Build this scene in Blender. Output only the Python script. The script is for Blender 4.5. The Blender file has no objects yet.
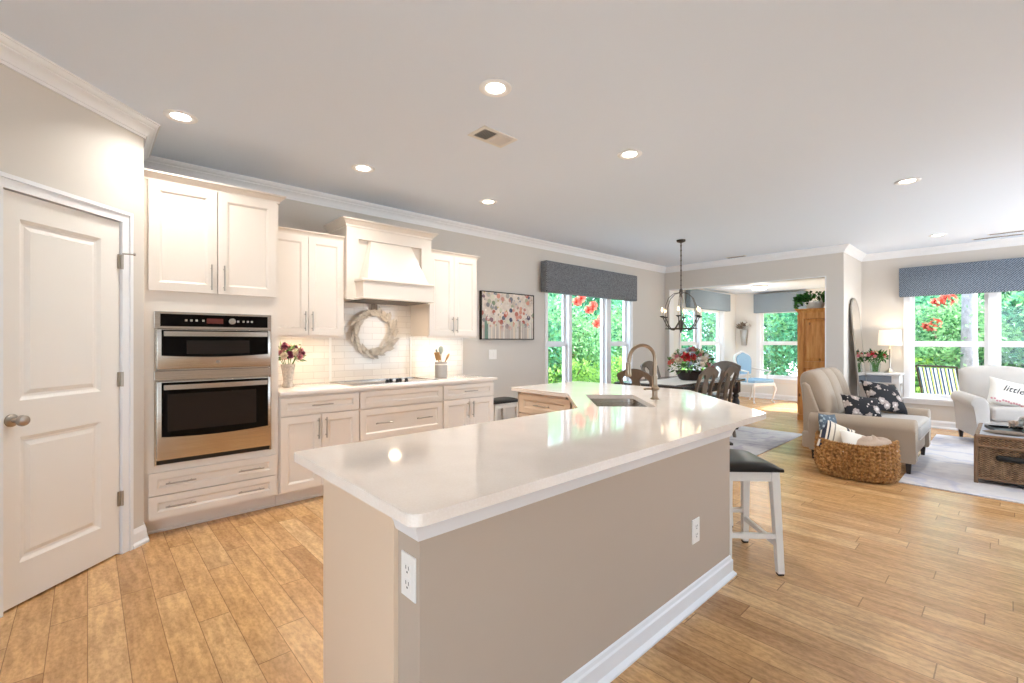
import bpy, bmesh, math, random
from mathutils import Vector, Matrix
from mathutils.geometry import tessellate_polygon

scene = bpy.context.scene
COL = scene.collection
PI = math.pi
V3 = Vector

# ------------------------------------------------------------------ camera, sky, sun, exposure
cam_d = bpy.data.cameras.new('camera')
cam = bpy.data.objects.new('camera', cam_d)
COL.objects.link(cam)
cam_d.sensor_width = 36.0
cam_d.lens = 460.0 / 1024.0 * 36.0
cam_d.clip_start = 0.05
cam.location = (0, 0, 1.31)
cam.rotation_euler = (PI / 2, 0, math.radians(47.3 - 90))
scene.camera = cam

scene.view_settings.view_transform = 'Standard'
scene.view_settings.look = 'None'
scene.view_settings.gamma = 1.0
scene.view_settings.use_curve_mapping = False
scene.view_settings.exposure = 1.02
scene.cycles.use_denoising = True
scene.cycles.max_bounces = 10
scene.cycles.diffuse_bounces = 6
scene.cycles.glossy_bounces = 4
scene.cycles.transparent_max_bounces = 12
scene.cycles.sample_clamp_indirect = 6.0

SKY_STRENGTH = 3.2
SUN_STRENGTH = 9.0
CAN_POWER = 2.8
world = bpy.data.worlds.new('overcast_sky')
scene.world = world
world.use_nodes = True
wbg = world.node_tree.nodes['Background']
wbg.inputs[0].default_value = (0.64, 0.81, 1.0, 1)
wbg.inputs[1].default_value = SKY_STRENGTH

sun_d = bpy.data.lights.new('sun', 'SUN')
sun_d.energy = SUN_STRENGTH
sun_d.angle = math.radians(6)
sun_d.color = (1.0, 0.97, 0.93)
sun = bpy.data.objects.new('sun', sun_d)
COL.objects.link(sun)
sun.location = (0, -10, 20)
sun.rotation_euler = (math.radians(38), 0, math.radians(12))

random.seed(7)


# ------------------------------------------------------------------ materials
def lin(h):
    if isinstance(h, str):
        h = h.lstrip('#')
        c = [int(h[i:i + 2], 16) / 255 for i in (0, 2, 4)]
    else:
        c = list(h)
    return tuple((x / 12.92 if x <= 0.04045 else ((x + 0.055) / 1.055) ** 2.4) for x in c) + (1,)


def mat(name, color, rough=0.5, metal=0.0, spec=0.5, bump=0.0, bscale=200.0, var=0.0, vscale=8.0, stretch=None,
        emit=None, estr=0.0, trans=0.0, sheen=0.0):
    m = bpy.data.materials.new(name)
    m.use_nodes = True
    nt = m.node_tree
    p = nt.nodes['Principled BSDF']
    c = lin(color)
    p.inputs['Base Color'].default_value = c
    p.inputs['Roughness'].default_value = rough
    p.inputs['Metallic'].default_value = metal
    p.inputs['Specular IOR Level'].default_value = spec
    if sheen:
        p.inputs['Sheen Weight'].default_value = sheen
    if trans:
        p.inputs['Transmission Weight'].default_value = trans
    if emit:
        p.inputs['Emission Color'].default_value = lin(emit)
        p.inputs['Emission Strength'].default_value = estr
    tc = nt.nodes.new('ShaderNodeTexCoord')
    vec = tc.outputs['Object']
    if stretch:
        mp = nt.nodes.new('ShaderNodeMapping')
        mp.inputs['Scale'].default_value = stretch
        nt.links.new(vec, mp.inputs['Vector'])
        vec = mp.outputs['Vector']
    if var:
        n = nt.nodes.new('ShaderNodeTexNoise')
        n.inputs['Scale'].default_value = vscale
        n.inputs['Detail'].default_value = 5
        nt.links.new(vec, n.inputs['Vector'])
        mx = nt.nodes.new('ShaderNodeMix')
        mx.data_type = 'RGBA'
        mx.inputs['A'].default_value = tuple(max(0, x * (1 - var)) for x in c[:3]) + (1,)
        mx.inputs['B'].default_value = tuple(min(1, x * (1 + var)) for x in c[:3]) + (1,)
        nt.links.new(n.outputs['Fac'], mx.inputs['Factor'])
        nt.links.new(mx.outputs['Result'], p.inputs['Base Color'])
    if bump:
        n2 = nt.nodes.new('ShaderNodeTexNoise')
        n2.inputs['Scale'].default_value = bscale
        n2.inputs['Detail'].default_value = 3
        nt.links.new(vec, n2.inputs['Vector'])
        b = nt.nodes.new('ShaderNodeBump')
        b.inputs['Strength'].default_value = bump
        b.inputs['Distance'].default_value = 0.01
        nt.links.new(n2.outputs['Fac'], b.inputs['Height'])
        nt.links.new(b.outputs['Normal'], p.inputs['Normal'])
    return m


class NT:
    """small helper for hand-made node materials"""

    def __init__(self, name):
        self.m = bpy.data.materials.new(name)
        self.m.use_nodes = True
        self.t = self.m.node_tree
        self.p = self.t.nodes['Principled BSDF']

    def n(self, kind, **kw):
        x = self.t.nodes.new('ShaderNode' + kind)
        for k, v in kw.items():
            setattr(x, k, v)
        return x

    def l(self, a, b):
        self.t.links.new(a, b)

    def val(self, sock, v):
        if hasattr(v, 'is_output') or isinstance(v, bpy.types.NodeSocket):
            self.l(v, sock)
        else:
            sock.default_value = v

    def math(self, op, a, b=0.0, c=None):
        x = self.n('Math', operation=op)
        self.val(x.inputs[0], a)
        self.val(x.inputs[1], b)
        if c is not None:
            self.val(x.inputs[2], c)
        return x.outputs[0]

    def mix(self, fac, a, b, blend='MIX'):
        x = self.n('Mix', data_type='RGBA', blend_type=blend)
        self.val(x.inputs['Factor'], fac)
        self.val(x.inputs['A'], a)
        self.val(x.inputs['B'], b)
        return x.outputs['Result']

    def ramp(self, fac, stops):
        x = self.n('ValToRGB')
        e = x.color_ramp.elements
        while len(e) < len(stops):
            e.new(0.5)
        for i, (p, c) in enumerate(stops):
            e[i].position = p
            e[i].color = c
        self.l(fac, x.inputs[0])
        return x.outputs['Color']

    def obj(self, scale=(1, 1, 1), rot=(0, 0, 0), loc=(0, 0, 0)):
        tc = self.n('TexCoord')
        mp = self.n('Mapping')
        mp.inputs['Scale'].default_value = scale
        mp.inputs['Rotation'].default_value = rot
        mp.inputs['Location'].default_value = loc
        self.l(tc.outputs['Object'], mp.inputs['Vector'])
        return mp.outputs['Vector']

    def noise(self, vec, scale, detail=4, rough=0.5):
        x = self.n('TexNoise')
        x.inputs['Scale'].default_value = scale
        x.inputs['Detail'].default_value = detail
        x.inputs['Roughness'].default_value = rough
        if vec is not None:
            self.l(vec, x.inputs['Vector'])
        return x.outputs['Fac']

    def bump(self, h, strength=0.3, dist=0.01):
        x = self.n('Bump')
        x.inputs['Strength'].default_value = strength
        x.inputs['Distance'].default_value = dist
        self.l(h, x.inputs['Height'])
        self.l(x.outputs['Normal'], self.p.inputs['Normal'])


def floor_material():
    k = NT('hickory_planks')
    tc = k.n('TexCoord')
    sep = k.n('SeparateXYZ')
    k.l(tc.outputs['Object'], sep.inputs[0])
    W, L = 0.127, 1.05
    xr = k.math('DIVIDE', sep.outputs['X'], W)
    row = k.math('FLOOR', xr)
    wn = k.n('TexWhiteNoise', noise_dimensions='1D')
    k.l(row, wn.inputs['W'])
    yo = k.math('ADD', k.math('DIVIDE', sep.outputs['Y'], L), k.math('MULTIPLY', wn.outputs['Value'], 7.0))
    colm = k.math('FLOOR', yo)
    cmb = k.n('CombineXYZ')
    k.l(row, cmb.inputs['X'])
    k.l(colm, cmb.inputs['Y'])
    wn2 = k.n('TexWhiteNoise', noise_dimensions='3D')
    k.l(cmb.outputs[0], wn2.inputs['Vector'])
    rnd = wn2.outputs['Value']
    # grain: stretched along the plank, offset per plank
    off = k.n('VectorMath', operation='MULTIPLY_ADD')
    k.l(wn2.outputs['Color'], off.inputs[0])
    off.inputs[1].default_value = (13, 17, 9)
    k.l(tc.outputs['Object'], off.inputs[2])
    mp = k.n('Mapping')
    mp.inputs['Scale'].default_value = (1.0, 0.22, 1.0)
    k.l(off.outputs[0], mp.inputs['Vector'])
    g1 = k.noise(mp.outputs['Vector'], 26, 6, 0.6)
    g2 = k.noise(mp.outputs['Vector'], 5, 3, 0.5)
    wv = k.n('TexWave', wave_type='BANDS', bands_direction='X')
    wv.inputs['Scale'].default_value = 7
    wv.inputs['Distortion'].default_value = 9
    wv.inputs['Detail'].default_value = 3
    k.l(mp.outputs['Vector'], wv.inputs['Vector'])
    base = k.ramp(rnd, [(0.0, lin('#bd9162')), (0.15, lin('#cc9f6c')), (0.6, lin('#d5a974')), (1.0, lin('#e0b987'))])
    grain = k.ramp(g1, [(0.34, (0.62, 0.57, 0.52, 1)), (0.60, (1.12, 1.12, 1.12, 1))])
    c = k.mix(0.55, base, grain, 'MULTIPLY')
    blot = k.ramp(g2, [(0.33, (0.66, 0.58, 0.5, 1)), (0.55, (1.06, 1.05, 1.04, 1))])
    c = k.mix(0.4, c, blot, 'MULTIPLY')
    mp2 = k.n('Mapping')
    mp2.inputs['Scale'].default_value = (1.0, 0.45, 1.0)
    k.l(off.outputs[0], mp2.inputs['Vector'])
    g3 = k.noise(mp2.outputs['Vector'], 75, 3, 0.6)
    c = k.mix(0.55, c, k.ramp(g3, [(0.36, (0.72, 0.66, 0.6, 1)), (0.58, (1.08, 1.08, 1.08, 1))]), 'MULTIPLY')
    wr = k.ramp(wv.outputs['Fac'], [(0.2, (0.8, 0.76, 0.72, 1)), (0.7, (1.06, 1.06, 1.06, 1))])
    c = k.mix(0.35, c, wr, 'MULTIPLY')
    # seams
    fx = k.math('FRACT', xr)
    sx = k.math('GREATER_THAN', k.math('ABSOLUTE', k.math('SUBTRACT', fx, 0.5)), 0.488)
    fy = k.math('FRACT', yo)
    sy = k.math('GREATER_THAN', k.math('ABSOLUTE', k.math('SUBTRACT', fy, 0.5)), 0.4978)
    seam = k.math('MAXIMUM', sx, sy)
    c = k.mix(k.math('MULTIPLY', seam, 0.6), c, lin('#5a3a20'))
    k.l(c, k.p.inputs['Base Color'])
    scr = k.noise(mp.outputs['Vector'], 11, 2, 0.5)
    h = k.math('SUBTRACT', k.math('ADD', k.math('MULTIPLY', scr, 1.0), k.math('MULTIPLY', g1, 0.12)), k.math('MULTIPLY', seam, 0.6))
    k.bump(h, 0.22, 0.012)
    k.p.inputs['Roughness'].default_value = 0.27
    k.p.inputs['Specular IOR Level'].default_value = 0.55
    return k.m


def tile_material():
    k = NT('white_subway_tile')
    v = k.obj()
    sep = k.n('SeparateXYZ')
    k.l(v, sep.inputs[0])
    cmb = k.n('CombineXYZ')
    k.l(sep.outputs['X'], cmb.inputs['X'])
    k.l(sep.outputs['Z'], cmb.inputs['Y'])
    br = k.n('TexBrick')
    br.inputs['Scale'].default_value = 1.0
    br.inputs['Mortar Size'].default_value = 0.0022
    br.inputs['Brick Width'].default_value = 0.2
    br.inputs['Row Height'].default_value = 0.0635
    br.inputs['Color1'].default_value = lin('#ece6dd')
    br.inputs['Color2'].default_value = lin('#e4ddd4')
    br.inputs['Mortar'].default_value = lin('#d3cac0')
    k.l(cmb.outputs[0], br.inputs['Vector'])
    k.l(br.outputs['Color'], k.p.inputs['Base Color'])
    k.bump(k.math('SUBTRACT', 1.0, br.outputs['Fac']), 0.3, 0.004)
    k.p.inputs['Roughness'].default_value = 0.12
    return k.m


def quartz_material():
    k = NT('polished_quartz')
    v = k.obj()
    n = k.noise(v, 160, 3, 0.7)
    n2 = k.noise(v, 6, 3, 0.5)
    c = k.ramp(n, [(0.3, lin('#efe2d6')), (0.55, lin('#f3e7dc')), (0.75, lin('#f6ece3'))])
    c2 = k.ramp(n2, [(0.35, (0.95, 0.94, 0.93, 1)), (0.65, (1.02, 1.02, 1.02, 1))])
    k.l(k.mix(0.7, c, c2, 'MULTIPLY'), k.p.inputs['Base Color'])
    k.p.inputs['Roughness'].default_value = 0.07
    k.p.inputs['Specular IOR Level'].default_value = 0.65
    return k.m


def glass_material(name, tint=(1, 1, 1, 1), f=0.05):
    m = bpy.data.materials.new(name)
    m.use_nodes = True
    t = m.node_tree
    for n in list(t.nodes):
        if n.type == 'BSDF_PRINCIPLED':
            t.nodes.remove(n)
    out = [n for n in t.nodes if n.type == 'OUTPUT_MATERIAL'][0]
    tr = t.nodes.new('ShaderNodeBsdfTransparent')
    tr.inputs[0].default_value = tint
    gl = t.nodes.new('ShaderNodeBsdfGlossy')
    gl.inputs['Roughness'].default_value = 0.02
    lw = t.nodes.new('ShaderNodeLayerWeight')
    pw = t.nodes.new('ShaderNodeMath')
    pw.operation = 'POWER'
    pw.inputs[1].default_value = 5.0
    t.links.new(lw.outputs['Facing'], pw.inputs[0])
    fr = t.nodes.new('ShaderNodeMath')
    fr.operation = 'MULTIPLY_ADD'
    fr.inputs[1].default_value = 0.8
    fr.inputs[2].default_value = 0.025
    t.links.new(pw.outputs[0], fr.inputs[0])
    lw.inputs['Blend'].default_value = 0.5
    mx = t.nodes.new('ShaderNodeMixShader')
    t.links.new(fr.outputs[0], mx.inputs[0])
    t.links.new(tr.outputs[0], mx.inputs[1])
    t.links.new(gl.outputs[0], mx.inputs[2])
    t.links.new(mx.outputs[0], out.inputs[0])
    return m


def leaf_material(name, dark, light, rough=0.55, trans=0.45):
    k = NT(name)
    g = k.n('NewGeometry')
    c = k.ramp(g.outputs['Random Per Island'], [(0.0, lin(dark)), (0.6, lin(light)), (1.0, lin(light))])
    k.l(c, k.p.inputs['Base Color'])
    k.p.inputs['Roughness'].default_value = rough
    out = [n for n in k.t.nodes if n.type == 'OUTPUT_MATERIAL'][0]
    tl = k.n('BsdfTranslucent')
    k.l(c, tl.inputs[0])
    mx = k.n('MixShader')
    mx.inputs[0].default_value = trans
    k.l(k.p.outputs[0], mx.inputs[1])
    k.l(tl.outputs[0], mx.inputs[2])
    k.l(mx.outputs[0], out.inputs[0])
    return k.m


def pine_material():
    k = NT('knotty_pine')
    v = k.obj(scale=(1, 1, 0.12))
    n = k.noise(v, 22, 5, 0.6)
    c = k.ramp(n, [(0.3, lin('#b0692b')), (0.5, lin('#cf8d47')), (0.7, lin('#dea561'))])
    v2 = k.obj(scale=(1, 1, 0.6))
    vo = k.n('TexVoronoi')
    vo.inputs['Scale'].default_value = 6
    k.l(v2, vo.inputs['Vector'])
    kn = k.ramp(vo.outputs['Distance'], [(0.06, lin('#5a3012')), (0.13, (1, 1, 1, 1))])
    k.l(k.mix(0.8, c, kn, 'MULTIPLY'), k.p.inputs['Base Color'])
    k.p.inputs['Roughness'].default_value = 0.4
    return k.m


def steel_material():
    k = NT('brushed_stainless')
    v = k.obj(scale=(1.0, 1.0, 120.0))
    n = k.noise(v, 3, 3, 0.5)
    c = k.ramp(n, [(0.3, lin('#b3aaa0')), (0.7, lin('#cdc5bb'))])
    k.l(c, k.p.inputs['Base Color'])
    k.p.inputs['Metallic'].default_value = 1.0
    k.p.inputs['Roughness'].default_value = 0.27
    return k.m


def tweed_material(name, a, b, scale=95.0):
    k = NT(name)
    v = k.obj()
    n = k.noise(v, scale, 3, 0.7)
    w1 = k.n('TexWave', bands_direction='DIAGONAL')
    w1.inputs['Scale'].default_value = scale * 0.35
    w1.inputs['Distortion'].default_value = 1.5
    k.l(v, w1.inputs['Vector'])
    f = k.math('ADD', k.math('MULTIPLY', n, 0.7), k.math('MULTIPLY', w1.outputs['Fac'], 0.3))
    k.l(k.ramp(f, [(0.35, lin(a)), (0.65, lin(b))]), k.p.inputs['Base Color'])
    k.bump(f, 0.3, 0.004)
    k.p.inputs['Roughness'].default_value = 0.9
    return k.m


def floral_material(name, ground, c1, c2, scale=9.0):
    """big pale blossoms on a dark ground"""
    k = NT(name)
    v = k.obj()
    vo = k.n('TexVoronoi')
    vo.inputs['Scale'].default_value = scale
    k.l(v, vo.inputs['Vector'])
    nz = k.noise(v, scale * 3.5, 3, 0.6)
    d = k.math('ADD', vo.outputs['Distance'], k.math('MULTIPLY', k.math('SUBTRACT', nz, 0.5), 0.5))
    petal = k.ramp(d, [(0.10, lin(c2)), (0.2, lin(c1)), (0.33, lin(c1)), (0.36, lin(ground))])
    vo2 = k.n('TexVoronoi')
    vo2.inputs['Scale'].default_value = scale * 2.3
    k.l(v, vo2.inputs['Vector'])
    d2 = k.math('ADD', vo2.outputs['Distance'], k.math('MULTIPLY', k.math('SUBTRACT', nz, 0.5), 0.6))
    m2 = k.ramp(d2, [(0.12, (1, 1, 1, 1)), (0.16, (0, 0, 0, 1))])
    k.l(k.mix(m2, petal, lin(c2)), k.p.inputs['Base Color'])
    k.p.inputs['Roughness'].default_value = 0.9
    return k.m


def stripe_material(name, axis, stops, scale):
    k = NT(name)
    v = k.obj()
    sep = k.n('SeparateXYZ')
    k.l(v, sep.inputs[0])
    f = k.math('FRACT', k.math('MULTIPLY', sep.outputs[axis], scale))
    x = k.n('ValToRGB')
    x.color_ramp.interpolation = 'CONSTANT'
    e = x.color_ramp.elements
    while len(e) < len(stops):
        e.new(0.5)
    for i, (p, c) in enumerate(stops):
        e[i].position = p
        e[i].color = lin(c)
    k.l(f, x.inputs[0])
    k.l(x.outputs[0], k.p.inputs['Base Color'])
    k.p.inputs['Roughness'].default_value = 0.85
    return k.m


def rug_material(name, base, veins, scale=1.6):
    k = NT(name)
    v = k.obj()
    n = k.noise(v, scale, 5, 0.65)
    wv = k.n('TexWave')
    wv.inputs['Scale'].default_value = scale * 0.6
    wv.inputs['Distortion'].default_value = 26
    wv.inputs['Detail'].default_value = 4
    wv.inputs['Detail Scale'].default_value = 1.2
    k.l(v, wv.inputs['Vector'])
    c = k.ramp(wv.outputs['Fac'], [(0.0, lin(veins)), (0.2, lin(base)), (1.0, lin(base))])
    c2 = k.ramp(n, [(0.36, lin('#c3c3cf')), (0.52, (1, 1, 1, 1))])
    k.l(k.mix(0.75, c, c2, 'MULTIPLY'), k.p.inputs['Base Color'])
    k.bump(k.noise(v, 260, 2), 0.3, 0.006)
    k.p.inputs['Roughness'].default_value = 0.95
    return k.m


def painting_material():
    """birch-like pale trunks below a scatter of coloured blossoms; object coords in metres: x across, z up"""
    k = NT('abstract_blossom_painting')
    v = k.obj()
    sep = k.n('SeparateXYZ')
    k.l(v, sep.inputs[0])
    nz = k.noise(v, 9, 4, 0.6)
    bg = k.ramp(nz, [(0.3, lin('#b9a697')), (0.5, lin('#d9cbbd')), (0.7, lin('#e8dccf'))])
    # vertical trunks
    st = k.n('CombineXYZ')
    k.l(k.math('MULTIPLY', sep.outputs['X'], 10.0), st.inputs['X'])
    wn = k.n('TexNoise')
    wn.inputs['Scale'].default_value = 1.6
    wn.inputs['Detail'].default_value = 3
    k.l(st.outputs[0], wn.inputs['Vector'])
    trunks = k.ramp(wn.outputs['Fac'], [(0.3, lin('#4f7a6c')), (0.4, lin('#e9e4da')), (0.48, lin('#a3968f')), (0.55, lin('#e6ddd0')), (0.64, lin('#cdb79c')), (0.72, lin('#8e7a70'))])
    low = k.ramp(sep.outputs['Z'], [(0.12, (1, 1, 1, 1)), (0.34, (0, 0, 0, 1))])
    c = k.mix(low, bg, trunks)
    gb = k.math('MULTIPLY', k.math('COMPARE', sep.outputs['X'], -0.385, 0.03), k.math('LESS_THAN', sep.outputs['Z'], 0.30))
    c = k.mix(k.math('MULTIPLY', gb, 0.85), c, lin('#557f70'))
    gb2 = k.math('MULTIPLY', k.math('COMPARE', sep.outputs['X'], 0.20, 0.022), k.math('LESS_THAN', sep.outputs['Z'], 0.26))
    c = k.mix(k.math('MULTIPLY', gb2, 0.7), c, lin('#8a7a6a'))
    for sc, thr, ramp, seed in ((15, 0.50, [(0.0, '#a54b3c'), (0.3, '#d99a86'), (0.55, '#39415f'), (0.8, '#e7e0c8'), (1.0, '#7c8b6d')], 0.0),
                                (26, 0.36, [(0.0, '#c9b26a'), (0.4, '#5d6a8c'), (0.7, '#f0e6da'), (1.0, '#b4513f')], 5.0)):
        vv = k.obj(loc=(seed, seed, seed))
        vo = k.n('TexVoronoi')
        vo.inputs['Scale'].default_value = sc
        k.l(vv, vo.inputs['Vector'])
        dots = k.math('LESS_THAN', vo.outputs['Distance'], thr)
        sepc = k.n('SeparateColor')
        k.l(vo.outputs['Color'], sepc.inputs[0])
        colr = k.ramp(sepc.outputs[0], [(p, lin(h)) for p, h in ramp])
        hi = k.ramp(sep.outputs['Z'], [(0.10, (0, 0, 0, 1)), (0.24, (1, 1, 1, 1))])
        gate = k.math('GREATER_THAN', sepc.outputs[1], 0.3)
        c = k.mix(k.math('MULTIPLY', k.math('MULTIPLY', dots, gate), hi), c, colr)
    k.l(c, k.p.inputs['Base Color'])
    k.p.inputs['Roughness'].default_value = 0.6
    return k.m


def rattan_material():
    k = NT('woven_rattan')
    v = k.obj()
    sep = k.n('SeparateXYZ')
    k.l(v, sep.inputs[0])
    a = k.math('ADD', sep.outputs['X'], sep.outputs['Y'])
    u = k.math('SINE', k.math('MULTIPLY', a, 210.0))
    w = k.math('SINE', k.math('MULTIPLY', sep.outputs['Z'], 330.0))
    f = k.math('MULTIPLY', u, w)
    nz = k.noise(k.obj(scale=(1, 1, 0.5)), 30, 4, 0.6)
    h = k.math('ADD', k.math('MULTIPLY', f, 0.25), nz)
    k.l(k.ramp(h, [(0.25, lin('#4a3222')), (0.5, lin('#8a6a4c')), (0.8, lin('#b39372'))]), k.p.inputs['Base Color'])
    k.bump(f, 0.8, 0.006)
    k.p.inputs['Roughness'].default_value = 0.6
    return k.m


def seagrass_material():
    k = NT('seagrass_weave')
    v = k.obj()
    nz = k.noise(v, 38, 3, 0.6)
    n2 = k.noise(v, 9, 2, 0.5)
    c = k.ramp(nz, [(0.3, lin('#6a4520')), (0.5, lin('#a3733c')), (0.7, lin('#c99c60'))])
    c2 = k.ramp(n2, [(0.35, (0.8, 0.72, 0.62, 1)), (0.6, (1, 1, 1, 1))])
    k.l(k.mix(0.7, c, c2, 'MULTIPLY'), k.p.inputs['Base Color'])
    k.bump(nz, 0.5, 0.01)
    k.p.inputs['Roughness'].default_value = 0.75
    return k.m


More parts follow.
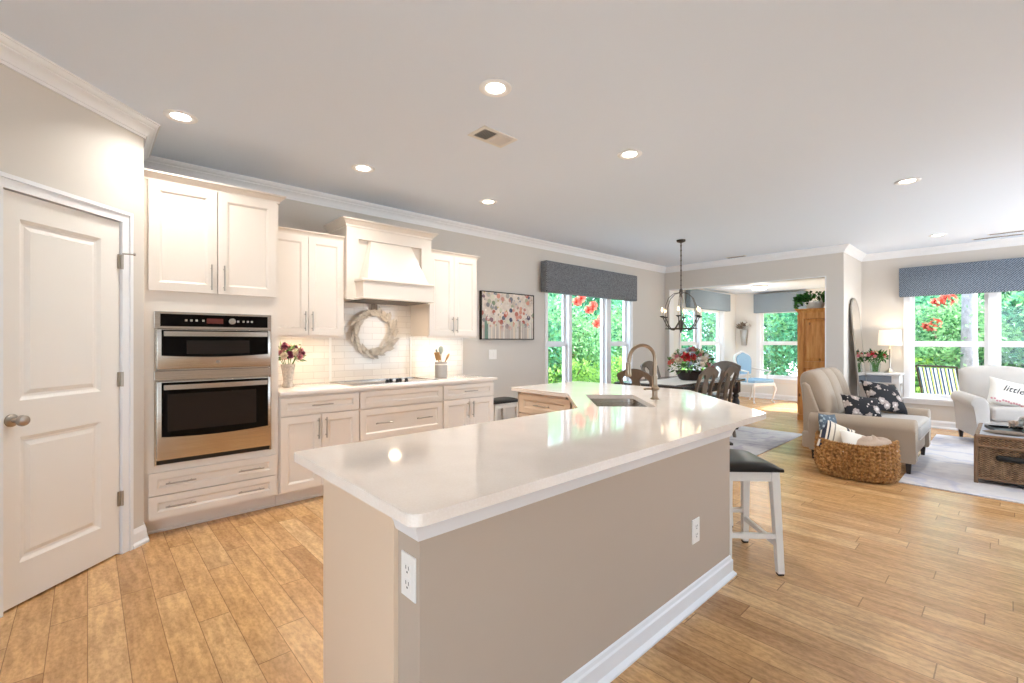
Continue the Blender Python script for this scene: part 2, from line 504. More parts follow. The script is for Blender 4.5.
M = dict(
    wall=mat('greige_wall_paint', '#d2cbc3', 0.75, bump=0.02, bscale=300),
    sunwall=mat('sunroom_wall_paint', '#e9e7e3', 0.75, bump=0.02, bscale=300),
    ceil=mat('white_ceiling_paint', '#dae3f0', 0.9, bump=0.02, bscale=250),
    trim=mat('white_trim_paint', '#ebebed', 0.4),
    door=mat('white_door_paint', '#ece7e0', 0.38),
    cab=mat('cream_cabinet_paint', '#e6dbcf', 0.35),
    islandpaint=mat('island_drywall_paint', '#bbaa99', 0.7),
    islandcab=mat('island_cabinet_paint', '#e2cbb2', 0.4),
    floor=floor_material(),
    tile=tile_material(),
    quartz=quartz_material(),
    steel=steel_material(),
    nickel=mat('brushed_nickel', '#b5aba0', 0.3, 1.0),
    bronze=mat('champagne_bronze', '#9d8a76', 0.28, 1.0),
    blackglass=mat('black_oven_glass', '#0b0807', 0.05, spec=0.12),
    innerglass=mat('oven_window_mesh', '#241e1b', 0.10, spec=0.2),
    cookglass=mat('cooktop_ceramic_glass', '#6f675f', 0.05, spec=0.7),
    darkknob=mat('black_knob_plastic', '#17130f', 0.35),
    display=mat('oven_display', '#3a1512', 0.3, emit='#a83a2c', estr=0.08),
    icon=mat('oven_panel_print', '#9a938c', 0.5),
    dark=mat('dark_vent_void', '#4a4641', 0.8),
    ventw=mat('white_vent_metal', '#d8d4cf', 0.5),
    lens=mat('light_lens', '#ffffff', 0.5, emit='#fff3dc', estr=9.0),
    dome=mat('frosted_dome', '#ffffff', 0.5, emit='#fff6e8', estr=1.6),
    plate=mat('white_plate_plastic', '#f1ede8', 0.35),
    slot=mat('outlet_slot', '#50483f', 0.6),
    valance=tweed_material('slate_tweed', '#414348', '#909296', 60),
    bluevalance=tweed_material('blue_grey_tweed', '#74828e', '#9fabb5'),
    patvalance=tweed_material('navy_chevron_fabric', '#343f4f', '#8d98a5', 60),
    glass=glass_material('window_glass'),
    vaseglass=glass_material('clear_vase_glass', (0.93, 0.96, 0.95, 1)),
    leather=mat('black_leather', '#15100d', 0.34, spec=0.4, bump=0.06, bscale=150),
    stoolwhite=mat('white_stool_paint', '#e6dfd6', 0.4),
    felt=mat('dark_felt_pad', '#2d1a12', 0.9),
    linen=mat('oatmeal_linen', '#ad9c8a', 0.95, bump=0.25, bscale=420, var=0.1, vscale=180, sheen=0.1),
    greylinen=mat('pale_grey_linen', '#c2bbb4', 0.95, bump=0.25, bscale=420, var=0.08, vscale=180, sheen=0.1),
    darkwood=mat('espresso_wood', '#2b1d17', 0.35, var=0.2, vscale=20),
    tablewood=mat('dark_table_wood', '#3a3634', 0.22, var=0.25, vscale=14),
    chairwood=mat('weathered_chair_wood', '#6e5f52', 0.4, var=0.22, vscale=26, stretch=(1, 1, 0.25)),
    pine=pine_material(),
    iron=mat('weathered_iron', '#5d5650', 0.45, 0.8),
    candle=mat('ivory_candle_sleeve', '#d8cdbb', 0.6),
    bulb=mat('lit_bulb', '#ffffff', 0.3, emit='#ffd9a0', estr=2.6),
    wreath=mat('whitewashed_leaf', '#c6bdb1', 0.8, var=0.25, vscale=40),
    seagrass=seagrass_material(),
    rattan=rattan_material(),
    rattanpole=mat('rattan_pole', '#7d5f45', 0.55, var=0.3, vscale=14),
    strap=mat('black_leather_handle', '#12100f', 0.5),
    greycloth=mat('grey_runner_cloth', '#b8bac0', 0.95, bump=0.2, bscale=500),
    rug=rug_material('pale_abstract_rug', '#dcd8d8', '#c9c9d4', 1.0),
    rug2=rug_material('pale_swirl_rug', '#dddbdd', '#c6c1cd', 1.3),
    rugedge=mat('rug_binding', '#8d7c6c', 0.9),
    mirror=mat('mirror_silver', '#f2f2f2', 0.02, 1.0),
    mirrorframe=mat('pewter_mirror_frame', '#a39c93', 0.35, 0.6),
    shade=mat('cream_lamp_shade', '#f3ead8', 0.8, emit='#ffedcc', estr=0.25),
    lampbase=mat('brushed_silver_lamp', '#b8b2ab', 0.3, 0.9),
    consolew=mat('white_console_paint', '#dcdad8', 0.5),
    slate=mat('slate_blue_drawer', '#6a727d', 0.55),
    blackfloral=floral_material('black_floral_fabric', '#1b191d', '#a99a92', '#d9cec6', 8.0),
    bluepattern=floral_material('blue_grey_pattern_fabric', '#56626d', '#98a5ad', '#c9d0d3', 22.0),
    cream=mat('cream_pillow_fabric', '#e9e3da', 0.95, bump=0.15, bscale=400),
    ink=mat('dark_pillow_print', '#3f3b3d', 0.9),
    rosy=mat('rose_pillow_print', '#c78d90', 0.9),
    striped=stripe_material('navy_stripe_ticking', 'X', [(0, '#e4d8c6'), (0.3, '#2b2f40'), (0.42, '#e4d8c6'), (0.5, '#2b2f40'), (0.56, '#e4d8c6'), (0.72, '#8f8478'), (0.78, '#e4d8c6')], 4.6),
    beigethrow=mat('beige_knit_throw', '#c3ad9b', 0.95, bump=0.5, bscale=160),
    bluefabric=mat('powder_blue_upholstery', '#8fb0c9', 0.9, var=0.06, vscale=30),
    frenchwhite=mat('distressed_white_frame', '#dedad6', 0.5, var=0.05, vscale=30),
    crock=mat('grey_stoneware', '#a9a49f', 0.6, var=0.05, vscale=30),
    spoonwood=mat('utensil_beech_wood', '#b28a58', 0.5, var=0.15, vscale=20),
    spoonpale=mat('utensil_sage_silicone', '#9aa39a', 0.5),
    bowlwhite=mat('white_ceramic', '#e6e4dd', 0.3),
    porcelain=mat('patterned_porcelain', '#d8cfc6', 0.25, var=0.45, vscale=60),
    basketdark=mat('dark_wicker_bowl', '#2f211c', 0.7, bump=0.8, bscale=80),
    stem=mat('flower_stem', '#4d7a35', 0.6),
    leafdark=leaf_material('houseplant_leaf', '#16351a', '#3f7a36'),
    leafmid=leaf_material('bouquet_leaf', '#33502a', '#7d9a5c'),
    bush_a=leaf_material('shrub_leaf', '#2c6645', '#93c489'),
    bush_b=leaf_material('laurel_leaf', '#235f4a', '#78bd92'),
    bush_c=leaf_material('lime_leaf', '#4d8a3c', '#b2d972'),
    bark=mat('tree_bark', '#6b5a4a', 0.9, bump=0.6, bscale=30),
    palebark=mat('pale_mottled_bark', '#8b8d96', 0.9, var=0.6, vscale=22, stretch=(1, 1, 0.6)),
    fl_red=mat('red_petal', '#c2202a', 0.6),
    fl_pink=mat('pink_petal', '#d98a92', 0.6),
    fl_plum=mat('plum_petal', '#7d2f4e', 0.6),
    fl_cream=mat('cream_petal', '#f1e2cf', 0.6),
    fl_white=mat('white_petal', '#efeeea', 0.6),
    fl_blue=mat('pale_blue_petal', '#b4c4d6', 0.6),
    fl_coral=mat('coral_petal', '#e0705e', 0.6),
    lawn=mat('patio_stone', '#cfcdc6', 0.95, var=0.2, vscale=2),  # pale tone chosen to bounce sunlight up onto the ceilings indoors
    brickout=mat('exterior_siding', '#d9d5ce', 0.8),
    slingstripe=stripe_material('striped_sling', 'X', [(0, '#b9c4ca'), (0.35, '#2f4a78'), (0.55, '#b9c4ca'), (0.7, '#c6d77a'), (0.85, '#2f4a78')], 9.0),
    rod=mat('dark_metal_rod', '#3c3631', 0.4, 0.9),
    paint=painting_material(),
    driftwood=mat('driftwood', '#8c7d70', 0.8, var=0.3, vscale=30),
    traydark=mat('black_tray_metal', '#141211', 0.4, 0.3),
    blush=mat('blush_shell', '#dccbbb', 0.6, var=0.2, vscale=60),
)


# ------------------------------------------------------------------ mesh builder
OFF = {}


class B:
    def __init__(s):
        s.bm = bmesh.new()

    def face(s, vs):
        try:
            return s.bm.faces.new(vs)
        except ValueError:
            return None

    def v(s, p):
        return s.bm.verts.new(p)

    def box(s, x0, x1, y0, y1, z0, z1, bev=0.0, seg=2, mtx=None):
        r = bmesh.ops.create_cube(s.bm, size=1.0)
        vs = r['verts']
        for v in vs:
            v.co = V3(((x0 + x1) / 2 + v.co.x * (x1 - x0), (y0 + y1) / 2 + v.co.y * (y1 - y0), (z0 + z1) / 2 + v.co.z * (z1 - z0)))
        if bev > 0:
            es = list({e for v in vs for e in v.link_edges})
            r = bmesh.ops.bevel(s.bm, geom=es, offset=bev, segments=seg, profile=0.5, affect='EDGES')
            vs = list({v for f in r['faces'] for v in f.verts} | {v for v in vs if v.is_valid})
        if mtx is not None:
            for v in vs:
                v.co = mtx @ v.co
        return s

    def cyl(s, p0, p1, r0, r1=None, n=16):
        r1 = r0 if r1 is None else r1
        p0, p1 = V3(p0), V3(p1)
        d = (p1 - p0).normalized()
        a = d.orthogonal().normalized()
        b = d.cross(a)
        A = [s.v(p0 + (a * math.cos(2 * PI * i / n) + b * math.sin(2 * PI * i / n)) * r0) for i in range(n)]
        C = [s.v(p1 + (a * math.cos(2 * PI * i / n) + b * math.sin(2 * PI * i / n)) * r1) for i in range(n)]
        for i in range(n):
            s.face((A[i], A[(i + 1) % n], C[(i + 1) % n], C[i]))
        s.face(A[::-1])
        s.face(C)
        return s

    def lathe(s, prof, c=(0, 0, 0), n=24, sx=1.0, sy=1.0, mtx=None, loop=False):
        rings = []
        for r, z in prof:
            ring = []
            for i in range(n):
                a = 2 * PI * i / n
                p = V3((r * sx * math.cos(a), r * sy * math.sin(a), z))
                if mtx is not None:
                    p = mtx @ p
                ring.append(s.v(p + V3(c)))
            rings.append(ring)
        for k in range(len(rings) - 1):
            for i in range(n):
                s.face((rings[k][i], rings[k][(i + 1) % n], rings[k + 1][(i + 1) % n], rings[k + 1][i]))
        if loop:
            for i in range(n):
                s.face((rings[-1][i], rings[-1][(i + 1) % n], rings[0][(i + 1) % n], rings[0][i]))
        else:
            s.face(rings[0][::-1])
            s.face(rings[-1])
        return s

    def tube(s, pts, r, n=8, closed=False):
        pts = [V3(p) for p in pts]
        m = len(pts)
        rr = r if isinstance(r, (list, tuple)) else [r] * m
        rings = []
        a = None
        for i in range(m):
            if closed:
                d = pts[(i + 1) % m] - pts[i - 1]
            else:
                d = pts[min(i + 1, m - 1)] - pts[max(i - 1, 0)]
            d.normalize()
            if a is None:
                a = d.orthogonal().normalized()
            else:
                a = (a - d * a.dot(d))
                a = a.normalized() if a.length > 1e-6 else d.orthogonal().normalized()
            b = d.cross(a)
            rings.append([s.v(pts[i] + (a * math.cos(2 * PI * j / n) + b * math.sin(2 * PI * j / n)) * rr[i]) for j in range(n)])
        for k in range(m if closed else m - 1):
            R0, R1 = rings[k], rings[(k + 1) % m]
            for j in range(n):
                s.face((R0[j], R0[(j + 1) % n], R1[(j + 1) % n], R1[j]))
        if not closed:
            s.face(rings[0][::-1])
            s.face(rings[-1])
        return s

    def ball(s, c, r, n=12, m=8):
        rx, ry, rz = r if isinstance(r, (list, tuple)) else (r, r, r)
        prof = []
        rings = []
        c = V3(c)
        top = s.v(c + V3((0, 0, rz)))
        bot = s.v(c - V3((0, 0, rz)))
        for k in range(1, m):
            t = PI * k / m
            rings.append([s.v(c + V3((rx * math.sin(t) * math.cos(2 * PI * i / n), ry * math.sin(t) * math.sin(2 * PI * i / n), rz * math.cos(t)))) for i in range(n)])
        for i in range(n):
            s.face((top, rings[0][i], rings[0][(i + 1) % n]))
            s.face((bot, rings[-1][(i + 1) % n], rings[-1][i]))
        for k in range(len(rings) - 1):
            for i in range(n):
                s.face((rings[k][i], rings[k + 1][i], rings[k + 1][(i + 1) % n], rings[k][(i + 1) % n]))
        return s

    def prism(s, poly, O=(0, 0, 0), U=(1, 0, 0), W=(0, 1, 0), N=(0, 0, 1), d0=0.0, d1=1.0, bev=0.0, holes=(), seg=2):
        O, U, W, N = V3(O), V3(U), V3(W), V3(N)
        loops = [poly] + list(holes)
        pts2 = [[V3((p[0], p[1], 0)) for p in L] for L in loops]
        flat = [p for L in pts2 for p in L]
        A = [s.v(O + U * p.x + W * p.y + N * d0) for p in flat]
        C = [s.v(O + U * p.x + W * p.y + N * d1) for p in flat]
        newf = []
        if holes:
            for t in tessellate_polygon(pts2):
                newf.append(s.face((A[t[2]], A[t[1]], A[t[0]])))
                newf.append(s.face((C[t[0]], C[t[1]], C[t[2]])))
        else:
            newf.append(s.face(A[::-1]))
            newf.append(s.face(C))
        k = 0
        rim = []
        for L in loops:
            m = len(L)
            for i in range(m):
                f = s.face((A[k + i], A[k + (i + 1) % m], C[k + (i + 1) % m], C[k + i]))
            k += m
        if bev > 0:
            es = []
            for ring in (A, C):
                m = len(poly)
                for i in range(m):
                    e = s.bm.edges.get((ring[i], ring[(i + 1) % m]))
                    if e:
                        es.append(e)
            bmesh.ops.bevel(s.bm, geom=es, offset=bev, segments=seg, profile=0.5, affect='EDGES')
        return s

    def leafdoor(s, O, U, W, N, w, h, thick, panels, loops):
        """slab of w x h x thick whose front (at O + N*0) carries recessed/raised panels.
        loops = [(inset, depth), ...] walked inwards from the panel rectangle."""
        O, U, W, N = V3(O), V3(U), V3(W), V3(N)
        P = lambda a, b, d: s.v(O + U * a + W * b - N * d)
        xs = sorted({0, w, *[p[0] for p in panels], *[p[1] for p in panels]})
        zs = sorted({0, h, *[p[2] for p in panels], *[p[3] for p in panels]})
        for i in range(len(xs) - 1):
            for j in range(len(zs) - 1):
                a, b, c, d = xs[i], xs[i + 1], zs[j], zs[j + 1]
                inside = any(p[0] <= a + 1e-6 and b <= p[1] + 1e-6 and p[2] <= c + 1e-6 and d <= p[3] + 1e-6 for p in panels)
                if not inside:
                    s.face((P(a, c, 0), P(b, c, 0), P(b, d, 0), P(a, d, 0)))
        for p in panels:
            prev = [P(p[0], p[2], 0), P(p[1], p[2], 0), P(p[1], p[3], 0), P(p[0], p[3], 0)]
            for ins, dep in loops:
                cur = [P(p[0] + ins, p[2] + ins, dep), P(p[1] - ins, p[2] + ins, dep), P(p[1] - ins, p[3] - ins, dep), P(p[0] + ins, p[3] - ins, dep)]
                for q in range(4):
                    s.face((prev[q], prev[(q + 1) % 4], cur[(q + 1) % 4], cur[q]))
                prev = cur
            s.face(prev)
        f = [P(0, 0, 0), P(w, 0, 0), P(w, h, 0), P(0, h, 0)]
        k = [P(0, 0, thick), P(w, 0, thick), P(w, h, thick), P(0, h, thick)]
        for q in range(4):
            s.face((f[q], k[q], k[(q + 1) % 4], f[(q + 1) % 4]))
        s.face(k[::-1])
        bmesh.ops.remove_doubles(s.bm, verts=s.bm.verts[:], dist=0.00005)
        return s

    def sweep(s, path, prof, closed=False):
        """profile (out, z) swept along plan polyline; out is to the RIGHT of travel; mitred"""
        pts = [V3((p[0], p[1])) for p in path]
        m = len(pts)
        rings = []
        for i in range(m):
            def nrm(a, b):
                d = (b - a).normalized()
                return V3((d.y, -d.x))
            if closed:
                n0, n1 = nrm(pts[i - 1], pts[i]), nrm(pts[i], pts[(i + 1) % m])
            else:
                n1 = nrm(pts[i], pts[i + 1]) if i < m - 1 else nrm(pts[i - 1], pts[i])
                n0 = nrm(pts[i - 1], pts[i]) if i > 0 else n1
            mv = (n0 + n1)
            mv = mv / max(0.2, mv.dot(n1))
            rings.append([s.v((pts[i].x + mv.x * o, pts[i].y + mv.y * o, z)) for o, z in prof])
        q = len(prof)
        for k in range(m if closed else m - 1):
            R0, R1 = rings[k], rings[(k + 1) % m]
            for j in range(q):
                s.face((R0[j], R0[(j + 1) % q], R1[(j + 1) % q], R1[j]))
        if not closed:
            s.face(rings[0][::-1])
            s.face(rings[-1])
        return s

    def grid(s, fn, nu, nv, cu=False, cv=False):
        g = [[s.v(fn(i / (nu if cu else nu - 1), j / (nv if cv else nv - 1))) for j in range(nv)] for i in range(nu)]
        for i in range(nu if cu else nu - 1):
            for j in range(nv if cv else nv - 1):
                s.face((g[i][j], g[(i + 1) % nu][j], g[(i + 1) % nu][(j + 1) % nv], g[i][(j + 1) % nv]))
        return g

    def cushion(s, w, h, t, n=17, mtx=None, pinch=0.07):
        for sgn in (1, -1):
            def fn(a, b):
                u, v = 2 * a - 1, 2 * b - 1
                p = V3((w / 2 * u * (1 - pinch * (1 - v * v)), h / 2 * v * (1 - pinch * (1 - u * u)),
                        sgn * t / 2 * (max(0, (1 - u ** 4) * (1 - v ** 4)) ** 0.5) * (1 - 0.25 * (u * u + v * v) / 2)))
                return mtx @ p if mtx is not None else p
            s.grid(fn, n, n)
        bmesh.ops.remove_doubles(s.bm, verts=s.bm.verts[:], dist=0.0004)
        return s

    def rot(s, mtx):
        for v in s.bm.verts:
            v.co = mtx @ v.co
        return s

    def obj(s, name, m, parent=None, smooth=40, world=False):
        off = OFF.get(parent.name) if parent is not None else None
        bmesh.ops.recalc_face_normals(s.bm, faces=s.bm.faces[:])
        me = bpy.data.meshes.new(name)
        if off is not None:
            for v in s.bm.verts:
                v.co -= off
        s.bm.to_mesh(me)
        s.bm.free()
        return link(name, me, m, parent, smooth)


def link(name, me, m, parent=None, smooth=40):
    me.materials.append(m)
    if smooth:
        me.polygons.foreach_set('use_smooth', [True] * len(me.polygons))
        me.set_sharp_from_angle(angle=math.radians(smooth))
    o = bpy.data.objects.new(name, me)
    COL.objects.link(o)
    if parent is not None:
        o.parent = parent
        if parent.name in OFF:
            OFF[o.name] = OFF[parent.name]
    return o


def tag(o, label, cat, group=None):
    o['label'] = label
    o['category'] = cat
    if group:
        o['group'] = group
    return o


def thing(name, label, cat, loc=(0, 0, 0), rz=0.0, group=None, world=True):
    """Empty at the base of a thing. world=True: its parts are modelled in room coordinates."""
    o = bpy.data.objects.new(name, None)
    COL.objects.link(o)
    o.empty_display_size = 0.1
    o.location = loc
    o.rotation_euler = (0, 0, rz)
    if world:
        OFF[o.name] = V3(loc)
    return tag(o, label, cat, group)


def struct(o):
    o['kind'] = 'structure'
    return o


def recentre(o, base):
    """move the origin of a one-mesh thing to its base point"""
    b = V3(base)
    o.data.transform(Matrix.Translation(-b))
    o.location = o.location + b
    return o


def dup(root, loc, rz, label, group=None):
    r = root.copy()
    COL.objects.link(r)
    r.location = loc
    r.rotation_euler = (root.rotation_euler[0], root.rotation_euler[1], rz)
    r['label'] = label
    if group:
        r['group'] = group
    for ch in list(root.children):
        c = ch.copy()
        COL.objects.link(c)
        c.parent = r
        for g in list(ch.children):
            d = g.copy()
            COL.objects.link(d)
            d.parent = c
    return r


def leaves_mesh(name, items):
    """items: (point, direction, normal, length, width) -> folded leaf blades"""
    vs, fs = [], []
    for p, d, nn, l, w in items:
        d = d.normalized()
        sd = d.cross(nn)
        sd = sd.normalized() if sd.length > 1e-5 else d.orthogonal().normalized()
        up = sd.cross(d)
        i = len(vs)
        mid = p + d * (l * 0.45)
        vs += [p, mid + sd * (w / 2) + up * (w * 0.15), p + d * l, mid - sd * (w / 2) + up * (w * 0.15)]
        fs += [(i, i + 1, i + 2), (i, i + 2, i + 3)]
    me = bpy.data.meshes.new(name)
    me.from_pydata([tuple(v) for v in vs], [], fs)
    me.update()
    return me


def rnd_dir(r):
    z = r.uniform(-1, 1)
    a = r.uniform(0, 2 * PI)
    q = math.sqrt(1 - z * z)
    return V3((q * math.cos(a), q * math.sin(a), z))


def flower_mesh(name, R, petals=7, layers=3, seed=0):
    r = random.Random(seed)
    items = []
    for L in range(layers):
        lift = 0.15 + 0.75 * L / max(1, layers - 1)
        for i in range(petals):
            a = 2 * PI * (i + 0.5 * (L % 2)) / petals + r.uniform(-.1, .1)
            out = V3((math.cos(a), math.sin(a), 0))
            d = (out * (1 - 0.75 * lift) + V3((0, 0, lift))).normalized()
            nn = (V3((0, 0, 1)) - out * lift).normalized()
            items.append((out * R * 0.08, d, nn, R * r.uniform(0.85, 1.05), R * 0.75))
    return leaves_mesh(name, items)


FM = {}


def add_flower(parent, p, d, R, m, key):
    """one blossom as a part of its arrangement (local coords)"""
    k = (key, round(R, 3))
    if k not in FM:
        FM[k] = flower_mesh('blossom', R, petals={'rose': 8, 'daisy': 9, 'poin': 6}.get(key, 7), layers={'rose': 4, 'poin': 2}.get(key, 3), seed=len(FM))
    me = FM[k].copy()
    o = link('blossom', me, m, parent, 0)
    o.location = p
    o.rotation_euler = V3(d).to_track_quat('Z', 'Y').to_euler()
    return o


# ------------------------------------------------------------------ setting: room shell
CZ = 2.74
YK = 4.56           # kitchen wall face
XF = 8.25           # dining end wall face
XG = 9.45           # family room window wall face
PW = lambda x: (x, x + 3.57)

b = B()
b.box(-2.6, 11.5, -3.4, 4.75, -0.15, 0.0)
struct(b.obj('floor', M['floor'], smooth=0))
b = B()
b.box(-2.6, 9.7, -3.4, 4.75, CZ, CZ + 0.2)
struct(b.obj('ceiling', M['ceil'], smooth=0))
b = B()
b.box(8.41, 11.75, 1.81, 4.75, 2.44, 2.64)
b.box(9.61, 11.75, 1.66, 1.81, 2.44, 2.64)
struct(b.obj('ceiling_sunroom', M['ceil'], smooth=0))


def wall_with_holes(name, axis, a0, a1, t0, t1, z0, z1, holes, m):
    """axis 'x': wall runs along x between t0..t1 in y. holes = [(a,b,za,zb)]"""
    b = B()
    hs = sorted(holes)
    cuts = [a0] + [c for h in hs for c in h[:2]] + [a1]

    def bx(p, q, za, zb):
        if q - p < 1e-4 or zb - za < 1e-4:
            return
        if axis == 'x':
            b.box(p, q, t0, t1, za, zb)
        else:
            b.box(t0, t1, p, q, za, zb)
    for i in range(0, len(cuts), 2):
        bx(cuts[i], cuts[i + 1], z0, z1)
    for h in hs:
        bx(h[0], h[1], z0, h[2])
        bx(h[0], h[1], h[3], z1)
    return struct(b.obj(name, m, smooth=0))


W1 = (4.90, 7.06, 0.46, 2.12)         # kitchen window opening (x)
W2 = (-0.70, 1.08, 0.43, 2.12)        # family room window opening (y)
W3 = (3.08, 3.95, 0.47, 2.02)         # sunroom end window (y)
W4 = (8.72, 10.72, 0.47, 2.02)        # sunroom side window (x)
wall_with_holes('wall_kitchen', 'x', 0.27, 8.40, YK, YK + 0.15, 0, CZ, [W1], M['wall'])
wall_with_holes('wall_dining_end', 'y', 1.68, YK, XF, XF + 0.15, 0, CZ, [(1.90, 4.47, 0, 2.308)], M['wall'])
wall_with_holes('wall_family_side', 'x', 8.40, XG + 0.0, 1.68, 1.80, 0, CZ, [], M['wall'])
wall_with_holes('wall_family_window', 'y', -3.35, 1.80, XG, XG + 0.15, 0, CZ, [W2, (-2.9, -1.3, 0.43, 2.12)], M['wall'])
wall_with_holes('wall_sunroom_end', 'y', 1.68, 4.63, 11.45, 11.6, 0, 2.44, [W3, (1.9, 2.8, 0.47, 2.02)], M['sunwall'])  # second opening, hidden by the armoire, added for more daylight
wall_with_holes('wall_sunroom_side', 'x', 8.40, 11.6, 4.48, 4.63, 0, 2.44, [W4], M['sunwall'])
wall_with_holes('wall_sunroom_right', 'x', 9.61, 11.6, 1.68, 1.80, 0, 2.44, [(9.8, 11.2, 0.30, 2.1)], M['sunwall'])  # unseen opening, added to let sun brighten the sunroom
wall_with_holes('wall_rear', 'x', -2.6, 9.6, -3.35, -3.2, 0, CZ, [(5.2, 9.2, 0.0, 2.35)], M['wall'])  # unseen opening, made this wide to light the family room
wall_with_holes('wall_shade', 'y', -3.35, 0.96, -2.75, -2.6, 0, CZ, [(-2.9, 0.3, 0.0, 2.45)], M['wall'])  # unseen wall, added to keep sky light off the island; opening sized likewise
# corner pantry: diagonal wall with a doorway plus its short return beside the oven cabinet
b = B()
s2 = math.sqrt(0.5)
Ud, Nd = V3((s2, s2, 0)), V3((s2, -s2, 0))
Od = V3((0.27, 3.84, 0))               # right-hand end of the diagonal face
DR, DL = -0.172, -0.812                # doorway edges measured along the wall from Od
for a0, a1, z0, z1 in ((DR + 0.006, 0, 0, CZ), (-4.1, DL - 0.006, 0, CZ), (DL - 0.006, DR + 0.006, 2.052, CZ)):
    b.prism([(a0, z0), (a1, z0), (a1, z1), (a0, z1)], O=Od, U=Ud, W=(0, 0, 1), N=Nd, d0=-0.115, d1=0)
struct(b.obj('wall_pantry', M['wall'], smooth=0))
b = B()
b.box(0.15, 0.27, 3.84, YK + 0.15, 0, CZ)
struct(b.obj('wall_pantry_return', M['wall'], smooth=0))

b = B()
b.box(-1.70, 0.15, 4.60, YK + 0.15, 0, CZ)
b.box(-1.70, -1.58, 2.02, 4.60, 0, CZ)
struct(b.obj('wall_pantry_back', M['wall'], smooth=0))  # unseen pantry walls, added to stop light leaking under the door

# crown moulding around the room, casings, baseboards
crown = [(0, CZ), (0, CZ - 0.105), (0.010, CZ - 0.105), (0.012, CZ - 0.090), (0.018, CZ - 0.090), (0.022, CZ - 0.074), (0.036, CZ - 0.055), (0.054, CZ - 0.042), (0.054, CZ - 0.034), (0.064, CZ - 0.030), (0.074, CZ - 0.018), (0.076, CZ - 0.010), (0.084, CZ - 0.010), (0.084, CZ)]
b = B()
pl = Od + Ud * -4.06
b.sweep([(pl.x, pl.y), (0.27, 3.84), (0.27, YK), (XF, YK), (XF, 1.68), (XG, 1.68), (XG, -3.2), (-2.6, -3.2)], crown)
struct(b.obj('trim_1', M['trim'], smooth=30))
basep = [(0, 0), (0.028, 0), (0.028, 0.014), (0.016, 0.03), (0.014, 0.085), (0.009, 0.10), (0.004, 0.115), (0, 0.115)]
b = B()
e = Od + Ud * (DR + 0.068)
b.sweep([(e.x, e.y), (0.27, 3.84), (0.27, 3.97)], basep)
struct(b.obj('baseboard_pantry', M['trim'], smooth=0))
b = B()
b.sweep([(3.31, YK), (XF, YK)], basep)
struct(b.obj('baseboard_kitchen', M['trim'], smooth=0))
b = B()
b.sweep([(XF, 1.90), (XF, 1.68), (XG, 1.68), (XG, -3.2)], basep)
struct(b.obj('baseboard_family', M['trim'], smooth=0))
b = B()
b.sweep([(8.42, 4.48), (11.45, 4.48), (11.45, 1.68)], basep)
struct(b.obj('baseboard_sunroom', M['trim'], smooth=0))
# white jambs lining the wide opening to the sunroom
b = B()
for y0, y1 in ((1.90, 1.915), (4.455, 4.47)):
    b.box(XF - 0.004, XF + 0.154, y0, y1, 0, 2.308)
b.box(XF - 0.004, XF + 0.154, 1.915, 4.455, 2.293, 2.308)
struct(b.obj('trim_2', M['trim'], smooth=0))
# pantry door casing
b = B()
cw = 0.062
for a0, a1, z0, z1 in ((DR + 0.006, DR + 0.006 + cw, 0, 2.052 + cw), (DL - 0.006 - cw, DL - 0.006, 0, 2.052 + cw), (DL - 0.006, DR + 0.006, 2.052, 2.052 + cw)):
    b.prism([(a0, z0), (a1, z0), (a1, z1), (a0, z1)], O=Od, U=Ud, W=(0, 0, 1), N=Nd, d0=0.0, d1=0.014)
for a0, a1, z0, z1 in ((DR + 0.006 + cw - 0.02, DR + 0.006 + cw + 0.002, 0, 2.054 + cw), (DL - 0.008 - cw, DL - 0.006 - cw + 0.02, 0, 2.054 + cw), (DL - 0.006 - cw, DR + 0.006 + cw, 2.052 + cw - 0.02, 2.054 + cw)):
    b.prism([(a0, z0), (a1, z0), (a1, z1), (a0, z1)], O=Od, U=Ud, W=(0, 0, 1), N=Nd, d0=0.0, d1=0.022)
# jamb behind
for a0, a1, z0, z1 in ((DR + 0.001, DR + 0.006, 0, 2.052), (DL - 0.006, DL - 0.001, 0, 2.052), (DL - 0.001, DR + 0.001, 2.047, 2.052)):
    b.prism([(a0, z0), (a1, z0), (a1, z1), (a0, z1)], O=Od, U=Ud, W=(0, 0, 1), N=Nd, d0=-0.115, d1=0.014)
struct(b.obj('trim_3', M['trim'], smooth=0))

# pantry door
d = bpy.data.objects.new('door_1', None)
COL.objects.link(d)
struct(d)
d.location = Od + Ud * DL
OFF[d.name] = V3(d.location)
w = DR - DL - 0.004
b = B()
b.leafdoor(Od + Ud * (DL + 0.002) + V3((0, 0, 0.012)) - Nd * 0.004, Ud, (0, 0, 1), Nd, w, 2.03, 0.035,
           [(0.082, w - 0.122, 0.20, 0.825), (0.082, w - 0.122, 1.005, 1.905)],
           [(0.018, 0.011), (0.030, 0.013), (0.052, 0.004)])
leaf = b.obj('door_leaf', M['door'], d, smooth=0)
b = B()
kn = Od + Ud * (DL + 0.047) + V3((0, 0, 0.925)) - Nd * 0.004
mtx = Nd.to_track_quat('Z', 'Y').to_matrix()
b.lathe([(0.031, 0), (0.031, 0.006), (0.026, 0.010), (0.012, 0.013), (0.010, 0.036), (0.016, 0.042), (0.026, 0.052), (0.028, 0.062), (0.024, 0.072), (0.012, 0.078)], c=kn, n=24, mtx=mtx)
k_ = b.obj('door_knob', M['nickel'], leaf)
